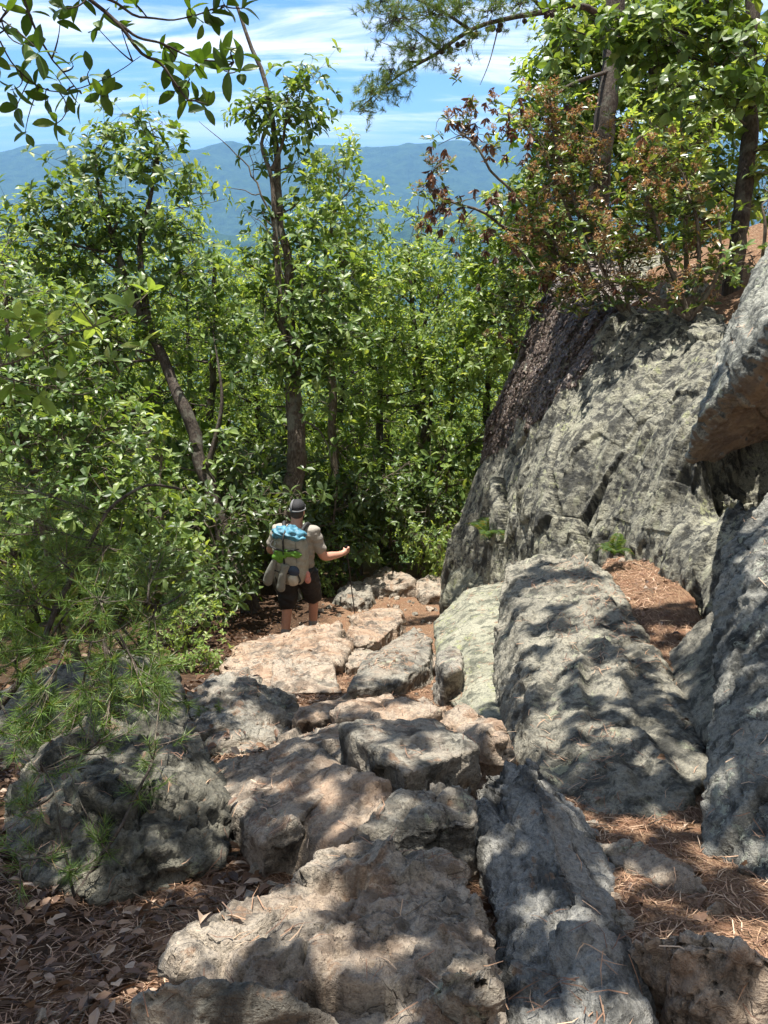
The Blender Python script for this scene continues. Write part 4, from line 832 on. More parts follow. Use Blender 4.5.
tips = [P(x, y, D+dd) for x, y, dd in ((30, 12, .2), (8, 28, .1), (28, 45, 0), (40, 52, -.1), (5, 5, 0), (60, 18, .3), (80, -2, .1), (50, -8, 0), (62, 8, -.1), (95, 25, .3), (120, 25, .4), (150, 52, 0), (165, 48, .1), (185, 75, -.05), (195, 66, 0), (205, 60, .1), (225, 58, 0), (238, 48, -.1), (228, 72, -.1), (240, 70, -.2),
        (200, 98, 0), (188, 100, .1), (208, 105, -.1), (172, 62, .1), (180, 88, .1), (70, 60, .4), (55, 75, .5), (35, 85, .5), (20, 70, .4), (65, 95, .4), (90, 70, .4), (10, 90, .4), (45, 100, .5), (75, 105, .5), (100, 95, .5), (105, 90, .6), (205, 22, .4), (215, 12, .4), (228, 5, .4), (245, 8, .4), (190, 5, .4), (15, 110, .5), (-5, 60, .2), (135, 5, .3), (120, -5, .3), (-10, 20, 0), (55, 125, .5), (25, 135, .6))]
spray('overhanging_branch', 'dark leafy branch hanging into the top left corner against the sky', 'branch',
      [([P(40, -60, 3.1), P(75, -12, 3.1), P(110, 12, 3.1), P(140, 50, 3.1), P(165, 70, 3.1), P(185, 98, 3.1)], .011), ([P(75, -12, 3.1), P(110, 2, 3.2), P(150, 18, 3.4), P(185, 18, 3.5), P(225, 8, 3.5)], .007),
       ([P(110, 12, 3.1), P(135, 35, 3.1), P(165, 48, 3.1), P(200, 62, 3.1), P(232, 60, 3.0)], .007), ([P(40, -60, 3.1), P(20, -10, 3.2), P(0, 20, 3.1), P(-10, 60, 3.3)], .008), ([P(20, -10, 3.2), P(40, 40, 3.3), P(60, 70, 3.5), P(80, 95, 3.6)], .006), ([P(0, 40, 3.4), P(20, 70, 3.5), P(50, 90, 3.6), P(95, 82, 3.6), P(120, 70, 3.6), P(138, 55, 3.5)], .004)],
      tips, L_over, .088, .48, 4, 71)
tips = [P(x, y, 3.9+dd) for x, y, dd in ((20, 318, 0), (45, 325, .1), (75, 296, 0), (85, 300, .1), (128, 306, 0), (5, 345, .1), (30, 350, 0), (55, 370, .1), (95, 325, .2), (110, 355, .1), (140, 345, .2), (10, 385, 0), (70, 345, .1), (150, 290, .3), (40, 395, .1), (-10, 320, 0))]
spray('sapling_branch', 'spray of bright yellow-green leaves poking in from the left edge at mid height', 'branch', [([P(-60, 420, 3.9), P(-10, 370, 3.9), P(30, 355, 3.9), P(80, 330, 4.0), P(130, 315, 4.0)], .006), ([P(-10, 370, 3.9), P(40, 385, 3.9), P(90, 392, 4.0), P(140, 360, 4.1)], .004)],
      tips, L_light, .11, .45, 5, 72, B_twig)
# --- pine sapling in the left foreground
def pine_sapling(label, stems, clouds, seed, L=.075, w=.0026, nn=40):
    r = np.random.RandomState(seed); base = np.array(stems[0][0][0]); t = thing('pine_sapling', label, 'sapling', base); tb = Tubes(); tw = Tubes(); lv = Leaves(); allp = []
    for l, r0 in stems: c = spline(l, 24); c = c+np.stack([noise(c*6+seed), noise(c*6+3), noise(c*6+6)], 1)*.02*np.linspace(.2, 1, 24)[:, None]; tb.add(c, np.linspace(r0, r0*.35, 24), 7, .1); allp.append(c)
    allp = np.concatenate(allp)
    for (px, py, D, rp, n_) in clouds:
        c = P(px, py, D); a = allp[np.argmin(np.linalg.norm(allp-c, axis=1))]
        cb_ = curve(a, (a+c)/2+A(0, 0, -.03), c, 8); tb.add(cb_, np.linspace(.006, .003, 8), 5)
        q = c+r.randn(n_, 3)*rp*D/F*.6*A(1, 1.2, .6); ds = []
        for p in q:
            s0 = cb_[r.randint(3, 8)]; tw.add(curve(s0, (s0+p)/2-A(0, 0, .015), p, 5), np.linspace(.0028, .0015, 5), 4); ds.append((p-s0)/np.linalg.norm(p-s0)+A(0, 0, .5))
        ds = np.array(ds); ds /= np.linalg.norm(ds, axis=1)[:, None]
        needles(lv, q, ds, L, w*1.35, int(nn*1.5), r, .8)
    me = tb.mesh('stem'); at_base(me, base); link('stem', me, B_dark, t)
    me = tw.mesh('twigs'); at_base(me, base); link('twigs', me, B_twig, t)['kind'] = 'stuff'
    me = lv.mesh('needles'); at_base(me, base); link('needles', me, L_pine, t)
pine_sapling('pine sapling with a curved bare stem and long needles, at the left edge', [([P(-40, 740, 3.4), P(5, 700, 3.4), P(40, 650, 3.5), P(62, 600, 3.6), P(85, 555, 3.7), P(112, 510, 3.8), P(145, 486, 3.9), P(180, 488, 4.0)], .017),
      ([P(50, 640, 3.5), P(80, 600, 3.5), P(120, 598, 3.6), P(160, 606, 3.7)], .006), ([P(40, 650, 3.5), P(70, 640, 3.4), P(100, 640, 3.4), P(130, 620, 3.4)], .006)],
      [(35, 520, 3.7, 34, 16), (75, 500, 3.8, 28, 12), (110, 545, 3.7, 30, 14), (150, 560, 3.9, 28, 13), (60, 560, 3.6, 32, 16), (20, 590, 3.5, 32, 16), (100, 600, 3.5, 32, 16), (150, 620, 3.7, 28, 12), (50, 640, 3.4, 36, 16), (110, 650, 3.4, 32, 16), (160, 665, 3.5, 26, 12), (15, 660, 3.3, 30, 14), (170, 700, 3.5, 22, 8), (80, 690, 3.3, 30, 12), (185, 590, 4.0, 18, 6), (10, 480, 3.8, 30, 12), (40, 700, 3.2, 34, 16), (110, 700, 3.2, 34, 16), (150, 690, 3.3, 26, 12), (70, 735, 3.1, 30, 12), (20, 740, 3.1, 30, 12), (130, 735, 3.2, 24, 8)], 81)
pine_sapling('low pine seedling with thin dark twigs over the large lichened boulder', [([P(-60, 985, 2.2), P(20, 945, 2.2), P(75, 900, 2.25), P(110, 850, 2.3), P(135, 800, 2.4), P(150, 770, 2.5)], .011), ([P(75, 900, 2.25), P(60, 820, 2.3), P(40, 760, 2.4)], .004), ([P(110, 850, 2.3), P(80, 800, 2.4), P(60, 740, 2.5)], .003)],
      [(135, 790, 2.45, 26, 7), (100, 840, 2.3, 26, 6), (40, 770, 2.4, 30, 8), (20, 860, 2.2, 30, 7), (100, 740, 2.5, 30, 8), (155, 740, 2.6, 24, 6), (20, 810, 2.3, 26, 6), (70, 870, 2.2, 20, 4)], 82, .055, .0014, 30)
pine_sapling('tiny pine seedling with two green tufts in front of the angular rough boulder', [([G(205, 790)+A(0, 0, .1), P(208, 745, 4.3), P(212, 705, 4.3)], .004)], [(215, 705, 4.3, 14, 5), (228, 712, 4.3, 10, 4), (200, 715, 4.3, 8, 3)], 83, .05, .002, 30)
# --- ferns
def fern(label, p, s, n_, seed):
    r = np.random.RandomState(seed); o = thing('fern', label, 'fern', p)
    for k in range(n_):
        lv = Leaves(); a = r.uniform(0, 6.28); d = A(math.cos(a), math.sin(a), 0); q = s*r.uniform(.4, 1.15); c = curve(A(0, 0, 0), d*q*.35+A(0, 0, q*.8), d*q+A(0, 0, q*.4), 20)
        t = np.gradient(c, axis=0); t /= np.linalg.norm(t, axis=1)[:, None]; sd = np.cross(t, A(0, 0, 1)); sd /= np.linalg.norm(sd, axis=1)[:, None]
        ln = q*.24*np.sin(np.linspace(.3, 1, 20)*math.pi)+.008
        for sg in (-1, 1): lv.add(c[3:], sd[3:]*sg+t[3:]*.5, np.tile(A(0, 0, 1.), (17, 1)), ln[3:], ln[3:]*.28, 0)
        tb = Tubes(); tb.add(c, .002, 3); n0 = lv.n; lv.V.append(np.concatenate(tb.V)); lv.Q.append(tb.Q[0]+n0)
        link('frond', lv.mesh('frond'), L_fern, o)
fern('small bright fern clump growing from the ledge above the pale weathered boulder', P(489, 540, 8.75), .34, 22, 1)
fern('small fern at the crack where the needle ledge meets the cliff', P(614, 556, 6.15), .24, 12, 2)

SUN = A(-.08, .18, .98); SUN = SUN/np.linalg.norm(SUN)
# --- trees beside and behind the viewpoint, whose crowns shade the foreground
L_shade = leaf_mat('shade_leaf', GREEN, trans=.25)
def shade_tree(base, top, crowns, seed, label, dn=22):
    tree('shade_tree', label, 'tree', [A(*base), A(base[0]*.95+top[0]*.05, base[1], base[2]*.6+top[2]*.4), A(*top)], [.16, .13, .05], crowns, L_shade, B_oak, L=.17, asp=.6, dens=dn, ros=7, tips=3, lod=0, jit=.13, seed=seed, sides=8)
def up_from(x, y, t, R_, k=1.0):
    S_n = SUN; t = 4.1+.95*(y-1.2); z = gz(x, y)+.2
    return (A(x, y, z)+S_n*t, R_, k)
SHD = 22
shade_tree((-3.2, -1.2, gz(-3.2, -1.2)), (-1.2, .6, 3.4), [up_from(-.75, 1.35, 0, .40, 1.6), up_from(-1.1, 1.25, 0, .42, 1.6), up_from(-.9, 1.15, 0, .55, 1.3), up_from(-1.35, 1.5, 0, .55, 1.3), up_from(-.55, 1.55, 0, .35, 1.2), up_from(-.15, 1.25, 0, .38, 1.1), up_from(-.25, 1.95, 0, .36, 1.1), up_from(.12, 1.65, 0, .34, 1.1), up_from(.45, 1.25, 0, .42, 1.2), up_from(.5, 2.0, 0, .34, 1.1), up_from(-.45, 2.5, 0, .34, 1.), up_from(.15, 2.55, 0, .30, 1.), up_from(-1.1, 2.25, 0, .30, 1.)], 91, 'tree beside the viewpoint whose crown throws dappled shade on the near rocks', 13)
shade_tree((-4.6, 1.6, gz(-4.6, 1.6)), (-1.8, 3.0, 3.6), [up_from(-.1, 3.2, 0, .42, .9), up_from(-.7, 3.5, 0, .40, .9), up_from(-1.5, 3.2, 0, .5, 1.1), up_from(-2.1, 3.7, 0, .6, 1.1), up_from(-1.6, 4.3, 0, .45, 1), up_from(.45, 3.6, 0, .40, .9), up_from(-.6, 4.4, 0, .32, .8), up_from(-1.9, 2.6, 0, .45, 1.1), up_from(.2, 4.3, 0, .30, .8)], 92, 'tree left of the viewpoint shading the boulders at the left', 17)
shade_tree((3.9, .2, gz(3.9, .2)), (2.0, 2.2, 3.6), [up_from(.85, 1.6, 0, .38, 1.1), up_from(1.15, 2.15, 0, .42, 1.2), up_from(.85, 2.6, 0, .36, 1.), up_from(1.5, 2.7, 0, .42, 1), up_from(1.15, 3.3, 0, .42, 1), up_from(1.75, 3.5, 0, .42, .8), up_from(1.3, 4.1, 0, .40, .8), up_from(2.1, 4.3, 0, .45, .7), up_from(2.0, 2.4, 0, .4, .7), up_from(1.2, 5.0, 0, .36, .7), up_from(.9, 1.0, 0, .45, 1.1)], 93, 'tree on the bank right of the viewpoint shading the ribbed rock', 17)

# ================================================================ litter
from mathutils.bvhtree import BVHTree
bpy.context.view_layer.update()
def bvh_of(objs):
    Vs = []; Fs = []; off = 0
    for o in objs:
        me = o.data; co = get_co(me)+np.array(o.location)[None]
        for p in me.polygons: Fs.append([v+off for v in p.vertices])
        Vs.append(co); off += len(co)
    return BVHTree.FromPolygons(np.concatenate(Vs).tolist(), Fs)
def near_sheet():
    xs = np.arange(-4, 3.2, .05); ys = np.arange(.4, 13, .05); XX, YY = np.meshgrid(xs, ys); q = np.stack([XX.ravel(), YY.ravel(), XX.ravel()*0], 1)
    z = ground0(XX, YY).ravel()+.05*fbm(q*1.3, 4)+.022*fbm(q*6, 3)+.010*noise(q*21)
    i = (np.arange(len(ys)-1)[:, None]*len(xs)+np.arange(len(xs)-1)[None]).ravel()
    return np.stack([XX.ravel(), YY.ravel(), z], 1), np.stack([i, i+1, i+len(xs)+1, i+len(xs)], 1)
gv, gf = near_sheet()
BG = BVHTree.FromPolygons(gv.tolist(), gf.tolist()); BR = bvh_of([o for o in ROCKS if o.name != 'ground_ledge']); BL = bvh_of([o for o in ROCKS if o.name == 'ground_ledge']+[])
def drop(n, x0, x1, y0, y1, rockp=.25, r=rs, patch=.1, pw=1.3):
    out = []; nr = []
    X_ = r.uniform(x0, x1, n); Y_ = y0+(y1-y0)*r.rand(n)**pw; nz = fbm(np.stack([X_*2.6, Y_*2.6, X_*0], 1), 3); acc = r.rand(n)
    for x, y, q, a in zip(X_, Y_, nz, acc):
        o = Vector((x, y, 1)); d = Vector((0, 0, -1))
        h1 = BG.ray_cast(o, d); h2 = BR.ray_cast(o, d); h3 = BL.ray_cast(o, d)
        hs = [h for h in (h1, h3) if h[0] is not None]
        if not hs: continue
        g = max(hs, key=lambda h: h[0].z)
        if h2[0] is not None and h2[0].z > g[0].z:
            if h2[1].z < .80 or a > rockp*(1 if q > patch else .12): continue
            g = h2
        elif g[1].z < .5: continue
        out.append(g[0]); nr.append(g[1])
    return np.array(out), np.array(nr)
def lay_flat(n, r, tilt=.25):
    a = r.rand(len(n))*6.283; u = np.cross(n, np.tile(A(1, 0, 0), (len(n), 1))); u /= np.linalg.norm(u, axis=1)[:, None]+1e-9; v = np.cross(n, u)
    return u*np.cos(a)[:, None]+v*np.sin(a)[:, None]+n*(r.randn(len(n))*tilt)[:, None]
r = np.random.RandomState(15)
p, n_ = drop(52000, -1.3, 2.6, .9, 7.5, .30, r)
d = lay_flat(n_, r, .18); L_ = .045+.04*r.rand(len(p)); side = np.cross(d, n_); side /= np.linalg.norm(side, axis=1)[:, None]
pp = p+n_*(.004+.006*r.rand(len(p)))[:, None]; w_ = .0011+.0003*p[:, 1:2]*.55
b_ = pp-d*(L_*.5)[:, None]; e_ = pp+d*(L_*.5)[:, None]; mdl = pp+side*(r.randn(len(p))*.006)[:, None]+n_*.003
Vn = np.stack([b_-side*w_, b_+side*w_, mdl+side*w_, mdl-side*w_, e_], 1).reshape(-1, 3); k = np.arange(len(p))[:, None]*5
me = mesh_np('fallen_needles', Vn, [k+np.array([[0, 1, 2, 3]]), k+np.array([[3, 2, 4]])])
tag(link('fallen_needles', me, L_needle), 'reddish fallen pine needles on the trail', 'pine needles', kind='stuff')
lv = Leaves()
p, n_ = drop(9000, -3.6, -.35, .8, 4.6, .12, r); lv.add(p+n_*.012, lay_flat(n_, r, .3), n_+r.randn(*n_.shape)*.4, .028+.032*r.rand(len(p)), .014+.014*r.rand(len(p)), 1, .2, .22)
p, n_ = drop(900, -1.0, 2.6, .9, 7, .25, r); lv.add(p+n_*.012, lay_flat(n_, r, .3), n_+r.randn(*n_.shape)*.4, .03+.04*r.rand(len(p)), .02+.02*r.rand(len(p)), 1, .3, .5)
p, n_ = drop(1600, -4, -1.2, 4, 9.5, .1, r); lv.add(p+n_*.012, lay_flat(n_, r, .3), n_+r.randn(*n_.shape)*.4, .06+.05*r.rand(len(p)), .03+.02*r.rand(len(p)), 0, .3, .5)
tag(link('leaf_litter', lv.mesh('leaf_litter'), L_dead), 'brown leaf litter beside the trail', 'leaf litter', kind='stuff')
tb = Tubes()
p, n_ = drop(420, -3, 2.6, .9, 7, .25, r); d = lay_flat(n_, r, .12)
for a, b, nn_ in zip(p, d, n_):
    l = .05+.16*r.rand()**2; tb.add(np.stack([a-b*l+nn_*.008, a+nn_*.012+r.randn(3)*.006, a+b*l+nn_*.008]), [.0028, .0022, .001], 4)
tag(link('fallen_twigs', tb.mesh('fallen_twigs'), B_twig), 'small fallen twigs on the ground', 'twigs', kind='stuff')
# loose stones in the gaps
r = np.random.RandomState(33); protos = []
for k in range(4):
    bm = bmesh.new()
    for q in range(14):
        v = r.randn(3); v /= np.linalg.norm(v); bm.verts.new(v*A(1, .75, .45)*(.8+.3*r.rand()))
    bmesh.ops.convex_hull(bm, input=bm.verts); me = bpy.data.meshes.new('stone'); bm.to_mesh(me); bm.free(); me = remeshed(me, .05, 1)
    co = get_co(me); no = get_no(me); d1, d2, cv, pl = worley(co*1.6+k*7); set_co(me, co+no*(.05*cv+.12*pl+.03*fbm(co*5, 3))[:, None]); me.materials.append(M[('rock_tan', 'rock_grey', 'rock_tan2', 'rock_grey')[k]]); protos.append(me)
pt_ = [(262, 856), (272, 862), (282, 850), (258, 870), (474, 845), (482, 860), (470, 872), (478, 905), (486, 925), (590, 830), (612, 905), (640, 860), (655, 915), (625, 930), (700, 905), (436, 690), (425, 700), (448, 752), (470, 755), (300, 775), (345, 700), (352, 672), (392, 650), (405, 668), (215, 652), (205, 665), (430, 610), (415, 615), (360, 612), (372, 640), (395, 690), (250, 700), (655, 1012), (498, 1015), (510, 1005)]
for i_, (px, py) in enumerate(pt_):
    p = G(px, py); s_ = (.018+.03*r.rand())*(1+.15*p[1]); o = link('loose_stone', protos[i_ % 4], None, loc=tuple(p+A(0, 0, s_*.15))); o.scale = (s_, s_, s_); o.rotation_euler = (r.uniform(-.3, .3), r.uniform(-.3, .3), r.uniform(0, 6))
    tag(o, 'small loose stone lying on the needles in a gap between the trail rocks', 'stone', 'loose stones in the gaps of the trail')
# gravel
bm = bmesh.new(); p, n_ = drop(1300, -1.6, 2.4, 1.0, 10.5, .0, r)
for a in p:
    s = .006+.03*r.rand()**3*(1+.12*a[1]); m_ = Matrix.Translation(Vector(a)) @ Matrix.Rotation(r.rand()*6, 4, Vector(r.randn(3)).normalized()) @ Matrix.Diagonal((s, s*(.5+.5*r.rand()), s*(.4+.3*r.rand()), 1))
    vs = bmesh.ops.create_icosphere(bm, subdivisions=1, radius=1, matrix=m_)['verts']
    for v in vs: v.co += Vector(r.randn(3))*s*.16
me = bpy.data.meshes.new('gravel'); bm.to_mesh(me); bm.free(); tag(link('gravel', me, M['rock_tan']), 'loose gravel on the trail', 'gravel', kind='stuff')
# rock-tripe lichen scales on the dark far part of the cliff
r = np.random.RandomState(8); iu = (r.rand(24000)**1.25*.40*nu).astype(int); iv = ((.10+.62*r.rand(24000))*nv).astype(int)
q = CLIFF_S[iu, iv]; qn = CLIFF_N[iu, iv]
uu = iu/nu; keep = (fbm(q*1.3, 3)*.25+.30-uu+.25*np.maximum(0, .45-iv/nv)) > 0
keep &= iv/nv < .62-.2*(uu*2)+.1*fbm(q*2, 2)
q = q[keep]; qn = qn[keep]; dd = np.cross(qn, r.randn(*qn.shape)); dd /= np.linalg.norm(dd, axis=1)[:, None]
lv = Leaves(); lv.add(q+qn*.006-dd*.02, dd+qn*.35, qn+r.randn(*qn.shape)*.3, .035+.04*r.rand(len(q)), .035+.03*r.rand(len(q)), 1, .35, -.5)
tag(link('rock_tripe', lv.mesh('rock_tripe'), leaf_mat('rock_tripe', [(0, (.04, .028, .022)), (.6, (.085, .058, .045)), (1, (.19, .15, .12))], trans=.05, rough=.5)), 'dark leathery lichen scales on the cliff', 'lichen', kind='stuff')
# ================================================================ the hiker
HB = G(301, 640); HB = P(301, 637, 9.6); HB[2] = gz(HB[0], HB[1])-.02
HROT = R(-9)
SKIN = simple_mat('skin', (.52, .27, .19), .5, .12, 40, .1)
SHIRT = simple_mat('shirt', (.30, .275, .235), .85, .15, 60, .5); SHORTS = simple_mat('shorts', (.012, .012, .014), .75, .2, 40, .4); SOCK = simple_mat('sock', (.26, .25, .24), .9, .1, 80, .4)
SHOE = simple_mat('shoe', (.10, .09, .08), .7, .3, 60, .4); HAIR = simple_mat('hair', (.05, .03, .02), .7, .3, 120, .6); CAPB = simple_mat('cap_black', (.02, .02, .022), .8, .2, 60, .3); CAPG = simple_mat('cap_grey', (.16, .16, .165), .8, .1, 60, .3)
PACK = simple_mat('pack_fabric', (.31, .30, .25), .7, .15, 50, .4); BLUE = simple_mat('pad_blue', (.06, .19, .27), .55, .6, 11, .5); LIME = simple_mat('lime_cloth', (.12, .28, .03), .7, .2, 40, .5); STRAP = simple_mat('strap', (.02, .02, .02), .7, .2, 40, .3)
TAUPE = simple_mat('pouch', (.20, .20, .175), .65, .15, 40, .4); NAVY = simple_mat('navy', (.03, .05, .09), .6, .3, 40, .3); PINK = simple_mat('pink_bottle', (.55, .22, .18), .4, .2, 30, .1); METAL = simple_mat('pole_metal', (.03, .03, .035), .35, .1, 30, 0, .6); CLEAR = simple_mat('pale_bag', (.5, .46, .38), .5, .15, 30, .4)
def skin(V, E, Rr, sub=2):
    me = bpy.data.meshes.new('s'); me.from_pydata([tuple(v) for v in V], E, []); o = bpy.data.objects.new('s', me); C.objects.link(o)
    m = o.modifiers.new('k', 'SKIN'); 
    for i, s in enumerate(me.skin_vertices[0].data):
        rr = Rr[i]; s.radius = (rr, rr) if not isinstance(rr, tuple) else rr; s.use_root = (i == 0)
    m.use_smooth_shade = True; s = o.modifiers.new('u', 'SUBSURF'); s.levels = sub; s.render_levels = sub
    return evaluated(o)
def join(mes):
    bm = bmesh.new()
    for m in mes: bm.from_mesh(m)
    me = bpy.data.meshes.new('j'); bm.to_mesh(me); bm.free(); return me
def ell(c, r, rot=(0, 0, 0), sub=3):
    bm = bmesh.new(); from mathutils import Euler
    bmesh.ops.create_icosphere(bm, subdivisions=sub, radius=1, matrix=Matrix.Translation(Vector(c)) @ Euler(rot).to_matrix().to_4x4() @ Matrix.Diagonal((*r, 1)))
    me = bpy.data.meshes.new('e'); bm.to_mesh(me); bm.free(); return me
def wrinkle(me, a, f, s=0):
    co = get_co(me); no = get_no(me); d = fbm(co*f+s, 3)*a+.5*a*np.sin((co@A(.4, .3, 1))*f*5+4*fbm(co*f*.5, 2)); set_co(me, co+no*d[:, None]); return me
# joints (x right, y forward, z up, feet at 0)
J = dict(pel=A(0, 0, .98), wai=A(0, .0, 1.12), che=A(0, .02, 1.34), nec=A(0, .02, 1.53), hd=A(.01, .07, 1.68),
         lsh=A(-.21, .02, 1.47), lel=A(-.33, .02, 1.20), lwr=A(-.30, .24, 1.12), lha=A(-.29, .31, 1.14), rsh=A(.21, .02, 1.47), rel=A(.31, .03, 1.16), rwr=A(.46, .25, 1.10), rha=A(.53, .32, 1.12),
         lhi=A(-.11, 0, .93), lkn=A(-.14, -.03, .52), lan=A(-.14, -.22, .12), lto=A(-.15, -.08, .05), rhi=A(.11, 0, .93), rkn=A(.13, .18, .53), ran=A(.12, .12, .09), rto=A(.13, .27, .03))
nm = list(J); ix = {k: i for i, k in enumerate(nm)}
E = [('pel', 'wai'), ('wai', 'che'), ('che', 'nec'), ('nec', 'hd'), ('che', 'lsh'), ('lsh', 'lel'), ('lel', 'lwr'), ('lwr', 'lha'), ('che', 'rsh'), ('rsh', 'rel'), ('rel', 'rwr'), ('rwr', 'rha'), ('pel', 'lhi'), ('lhi', 'lkn'), ('lkn', 'lan'), ('lan', 'lto'), ('pel', 'rhi'), ('rhi', 'rkn'), ('rkn', 'ran'), ('ran', 'rto')]
RR = dict(pel=(.17, .13), wai=(.17, .14), che=(.19, .14), nec=.07, hd=.075, lsh=.072, lel=.056, lwr=.036, lha=.034, rsh=.072, rel=.060, rwr=.038, rha=.034, lhi=.10, lkn=.068, lan=.045, lto=.035, rhi=.10, rkn=.068, ran=.045, rto=.035)
V_ = [J[k] for k in nm]; E_ = [(ix[a], ix[b]) for a, b in E]
def extra(V, E, Rr, a, b, t, rad):
    """a bulge between two joints"""
    V.append(J[a]*(1-t)+J[b]*t); Rr.append(rad); i = len(V)-1; E.remove((ix[a], ix[b])); E += [(ix[a], i), (i, ix[b])]
Rr = [RR[k] for k in nm]
for s in 'lr': extra(V_, E_, Rr, s+'kn', s+'an', .35, .064); extra(V_, E_, Rr, s+'el', s+'wr', .30, .058)
body = skin(V_, E_, Rr)
pieces = [body, ell(J['hd']+A(0, .005, .03), (.077, .098, .115)), ell(J['hd']+A(0, .09, -.055), (.045, .04, .04)), ell(J['hd']+A(0, .108, .02), (.014, .02, .026)),
          ell(J['hd']+A(.077, 0, .01), (.012, .022, .032)), ell(J['hd']+A(-.077, 0, .01), (.012, .022, .032)), ell(J['hd']+A(0, .10, -.035), (.026, .012, .010))]
def hand(w, pal, d, side, palm_n):
    out = [ell((w*.3+pal*.7), (.028, .042, .042), (0, 0, .2))]
    d = d/np.linalg.norm(d)
    for k in range(4):
        o = side*(.030-.020*k); l = (.036, .040, .038, .030)[k]
        a = pal+o*1.0+d*.012; b = a+d*l*.7; c = b+palm_n*l*.75; e = c-d*l*.6
        out.append(skin([a-d*.03, a, b, c, e], [(0, 1), (1, 2), (2, 3), (3, 4)], [.010, .0095, .009, .0085, .007], 1))
    a = w*.35+pal*.65+side*.03; out.append(skin([a, a+side*.012+palm_n*.03+d*.01, a+palm_n*.055+d*.03], [(0, 1), (1, 2)], [.012, .010, .008], 1))
    return out
pieces += hand(J['rwr'], J['rha'], J['rha']-J['rwr'], A(0, 0, 1.), A(-.8, .4, 0)); pieces += hand(J['lwr'], J['lha'], J['lha']-J['lwr'], A(0, 0, 1.), A(.9, .2, 0))
bodym = remeshed(join(pieces), .009, 2)
H = thing('person', 'hiker seen from behind in beige shirt, black shorts and cap, right arm stretched out', 'person', HB, HROT)
bo = link('body', bodym, SKIN, H)
# clothes grown from the same skeleton
def cloth(V, E, Rr, lo=None, wr=.008, f=9, vox=.012, cut=None):
    me = remeshed(skin(V, E, Rr), vox, 2); wrinkle(me, wr, f)
    if cut:
        bm = bmesh.new(); bm.from_mesh(me)
        for co_c, no_c in cut:
            g = bm.verts[:]+bm.edges[:]+bm.faces[:]; bmesh.ops.bisect_plane(bm, geom=g, plane_co=co_c, plane_no=no_c, clear_outer=True)
        bm.to_mesh(me); bm.free()
    return me
def chain(segs, vox=.011, wr=.010, f=11, s_=3):
    m = []
    for p0, r0, p1, r1 in segs:
        for t in np.linspace(0, 1, 9): m.append(ell(np.asarray(p0)*(1-t)+np.asarray(p1)*t, np.broadcast_to(np.asarray(r0)*(1-t)+np.asarray(r1)*t, (3,)), sub=3))
    return wrinkle(remeshed(join(m), vox, s_), wr, f)
le = J['lsh']*.35+J['lel']*.65; re = J['rsh']*.35+J['rel']*.65
sh = chain([(A(0, 0, 1.0), A(.20, .155, .04), A(0, .01, 1.22), A(.21, .165, .05)), (A(0, .01, 1.22), A(.215, .165, .05), A(0, .01, 1.40), A(.205, .145, .05)), (A(0, .01, 1.40), A(.20, .14, .05), A(0, .015, 1.53), A(.10, .085, .03)),
            (A(0, .0, 1.41), .13, J['lsh'], .082), (A(0, .0, 1.41), .13, J['rsh'], .082), (J['lsh'], .082, le, .072), (J['rsh'], .080, re, .072)])
link('shirt', sh, SHIRT, H)
lk = J['lhi']*.12+J['lkn']*.88; rk = J['rhi']*.12+J['rkn']*.88
so_ = chain([(A(0, 0, 1.02), A(.195, .155, .05), A(0, 0, .90), A(.205, .16, .06)), (J['lhi'], .135, lk, .115), (J['rhi'], .135, rk, .115)])
link('shorts', so_, SHORTS, H)
for s in ('l', 'r'):
    a = J[s+'an']; m_ = J[s+'kn']*.42+a*.58
    link('sock', skin([m_, a+A(0, 0, .02), a-A(0, 0, .03)], [(0, 1), (1, 2)], [.062, .051, .05], 2), SOCK, H)
    tz = J[s+'to']; link('shoe', remeshed(join([skin([a+A(0, -.04, -.02), a+A(0, .03, -.05), tz+A(0, .06, -.0)], [(0, 1), (1, 2)], [.055, .055, .05], 2), ell(tz+A(0, -.04, -.025), (.052, .15, .02))]), .01, 1), SHOE, H)
hc = J['hd']+A(0, .0, .045)
link('hair', remeshed(join([ell(hc+A(0, -.018, -.03), (.079, .088, .078))]), .008, 1), HAIR, H)
bd = ell(J['hd']+A(.0, .075, -.065), (.062, .055, .045)); link('beard', bd, HAIR, H)
cap = remeshed(ell(hc+A(0, .005, .035), (.088, .108, .085)), .006, 1); bm = bmesh.new(); bm.from_mesh(cap); bmesh.ops.bisect_plane(bm, geom=bm.verts[:]+bm.edges[:]+bm.faces[:], plane_co=tuple(hc+A(0, 0, .0)), plane_no=(0, -.15, -1), clear_outer=True); bm.to_mesh(cap); bm.free()
co_h = link('cap', cap, CAPB, H)
# pale band and panel of the cap, and its brim
tbb = Tubes(); a = np.linspace(0, 2*math.pi, 40); tbb.add(np.stack([.089*np.sin(a)+hc[0], .109*np.cos(a)+hc[1]+.005, hc[2]+.006-.016*np.cos(a)*.6], 1), .009, 8); link('cap_band', tbb.mesh('cap_band'), CAPG, H)
pn = remeshed(ell(hc+A(-.012, .002, .036), (.082, .112, .0885)), .006, 1); bm = bmesh.new(); bm.from_mesh(pn)
for pc_, pn_ in (((hc[0]-.062, 0, 0), (-1, 0, 0)), ((hc[0]-.035, 0, 0), (1, 0, 0)), (tuple(hc), (0, 0, -1))): bmesh.ops.bisect_plane(bm, geom=bm.verts[:]+bm.edges[:]+bm.faces[:], plane_co=pc_, plane_no=pn_, clear_outer=True)
bm.to_mesh(pn); bm.free(); link('cap_panel', pn, CAPG, H)
link('cap_brim', remeshed(ell(hc+A(0, .13, .0), (.07, .07, .008), (-.15, 0, 0)), .004, 1), CAPB, H)
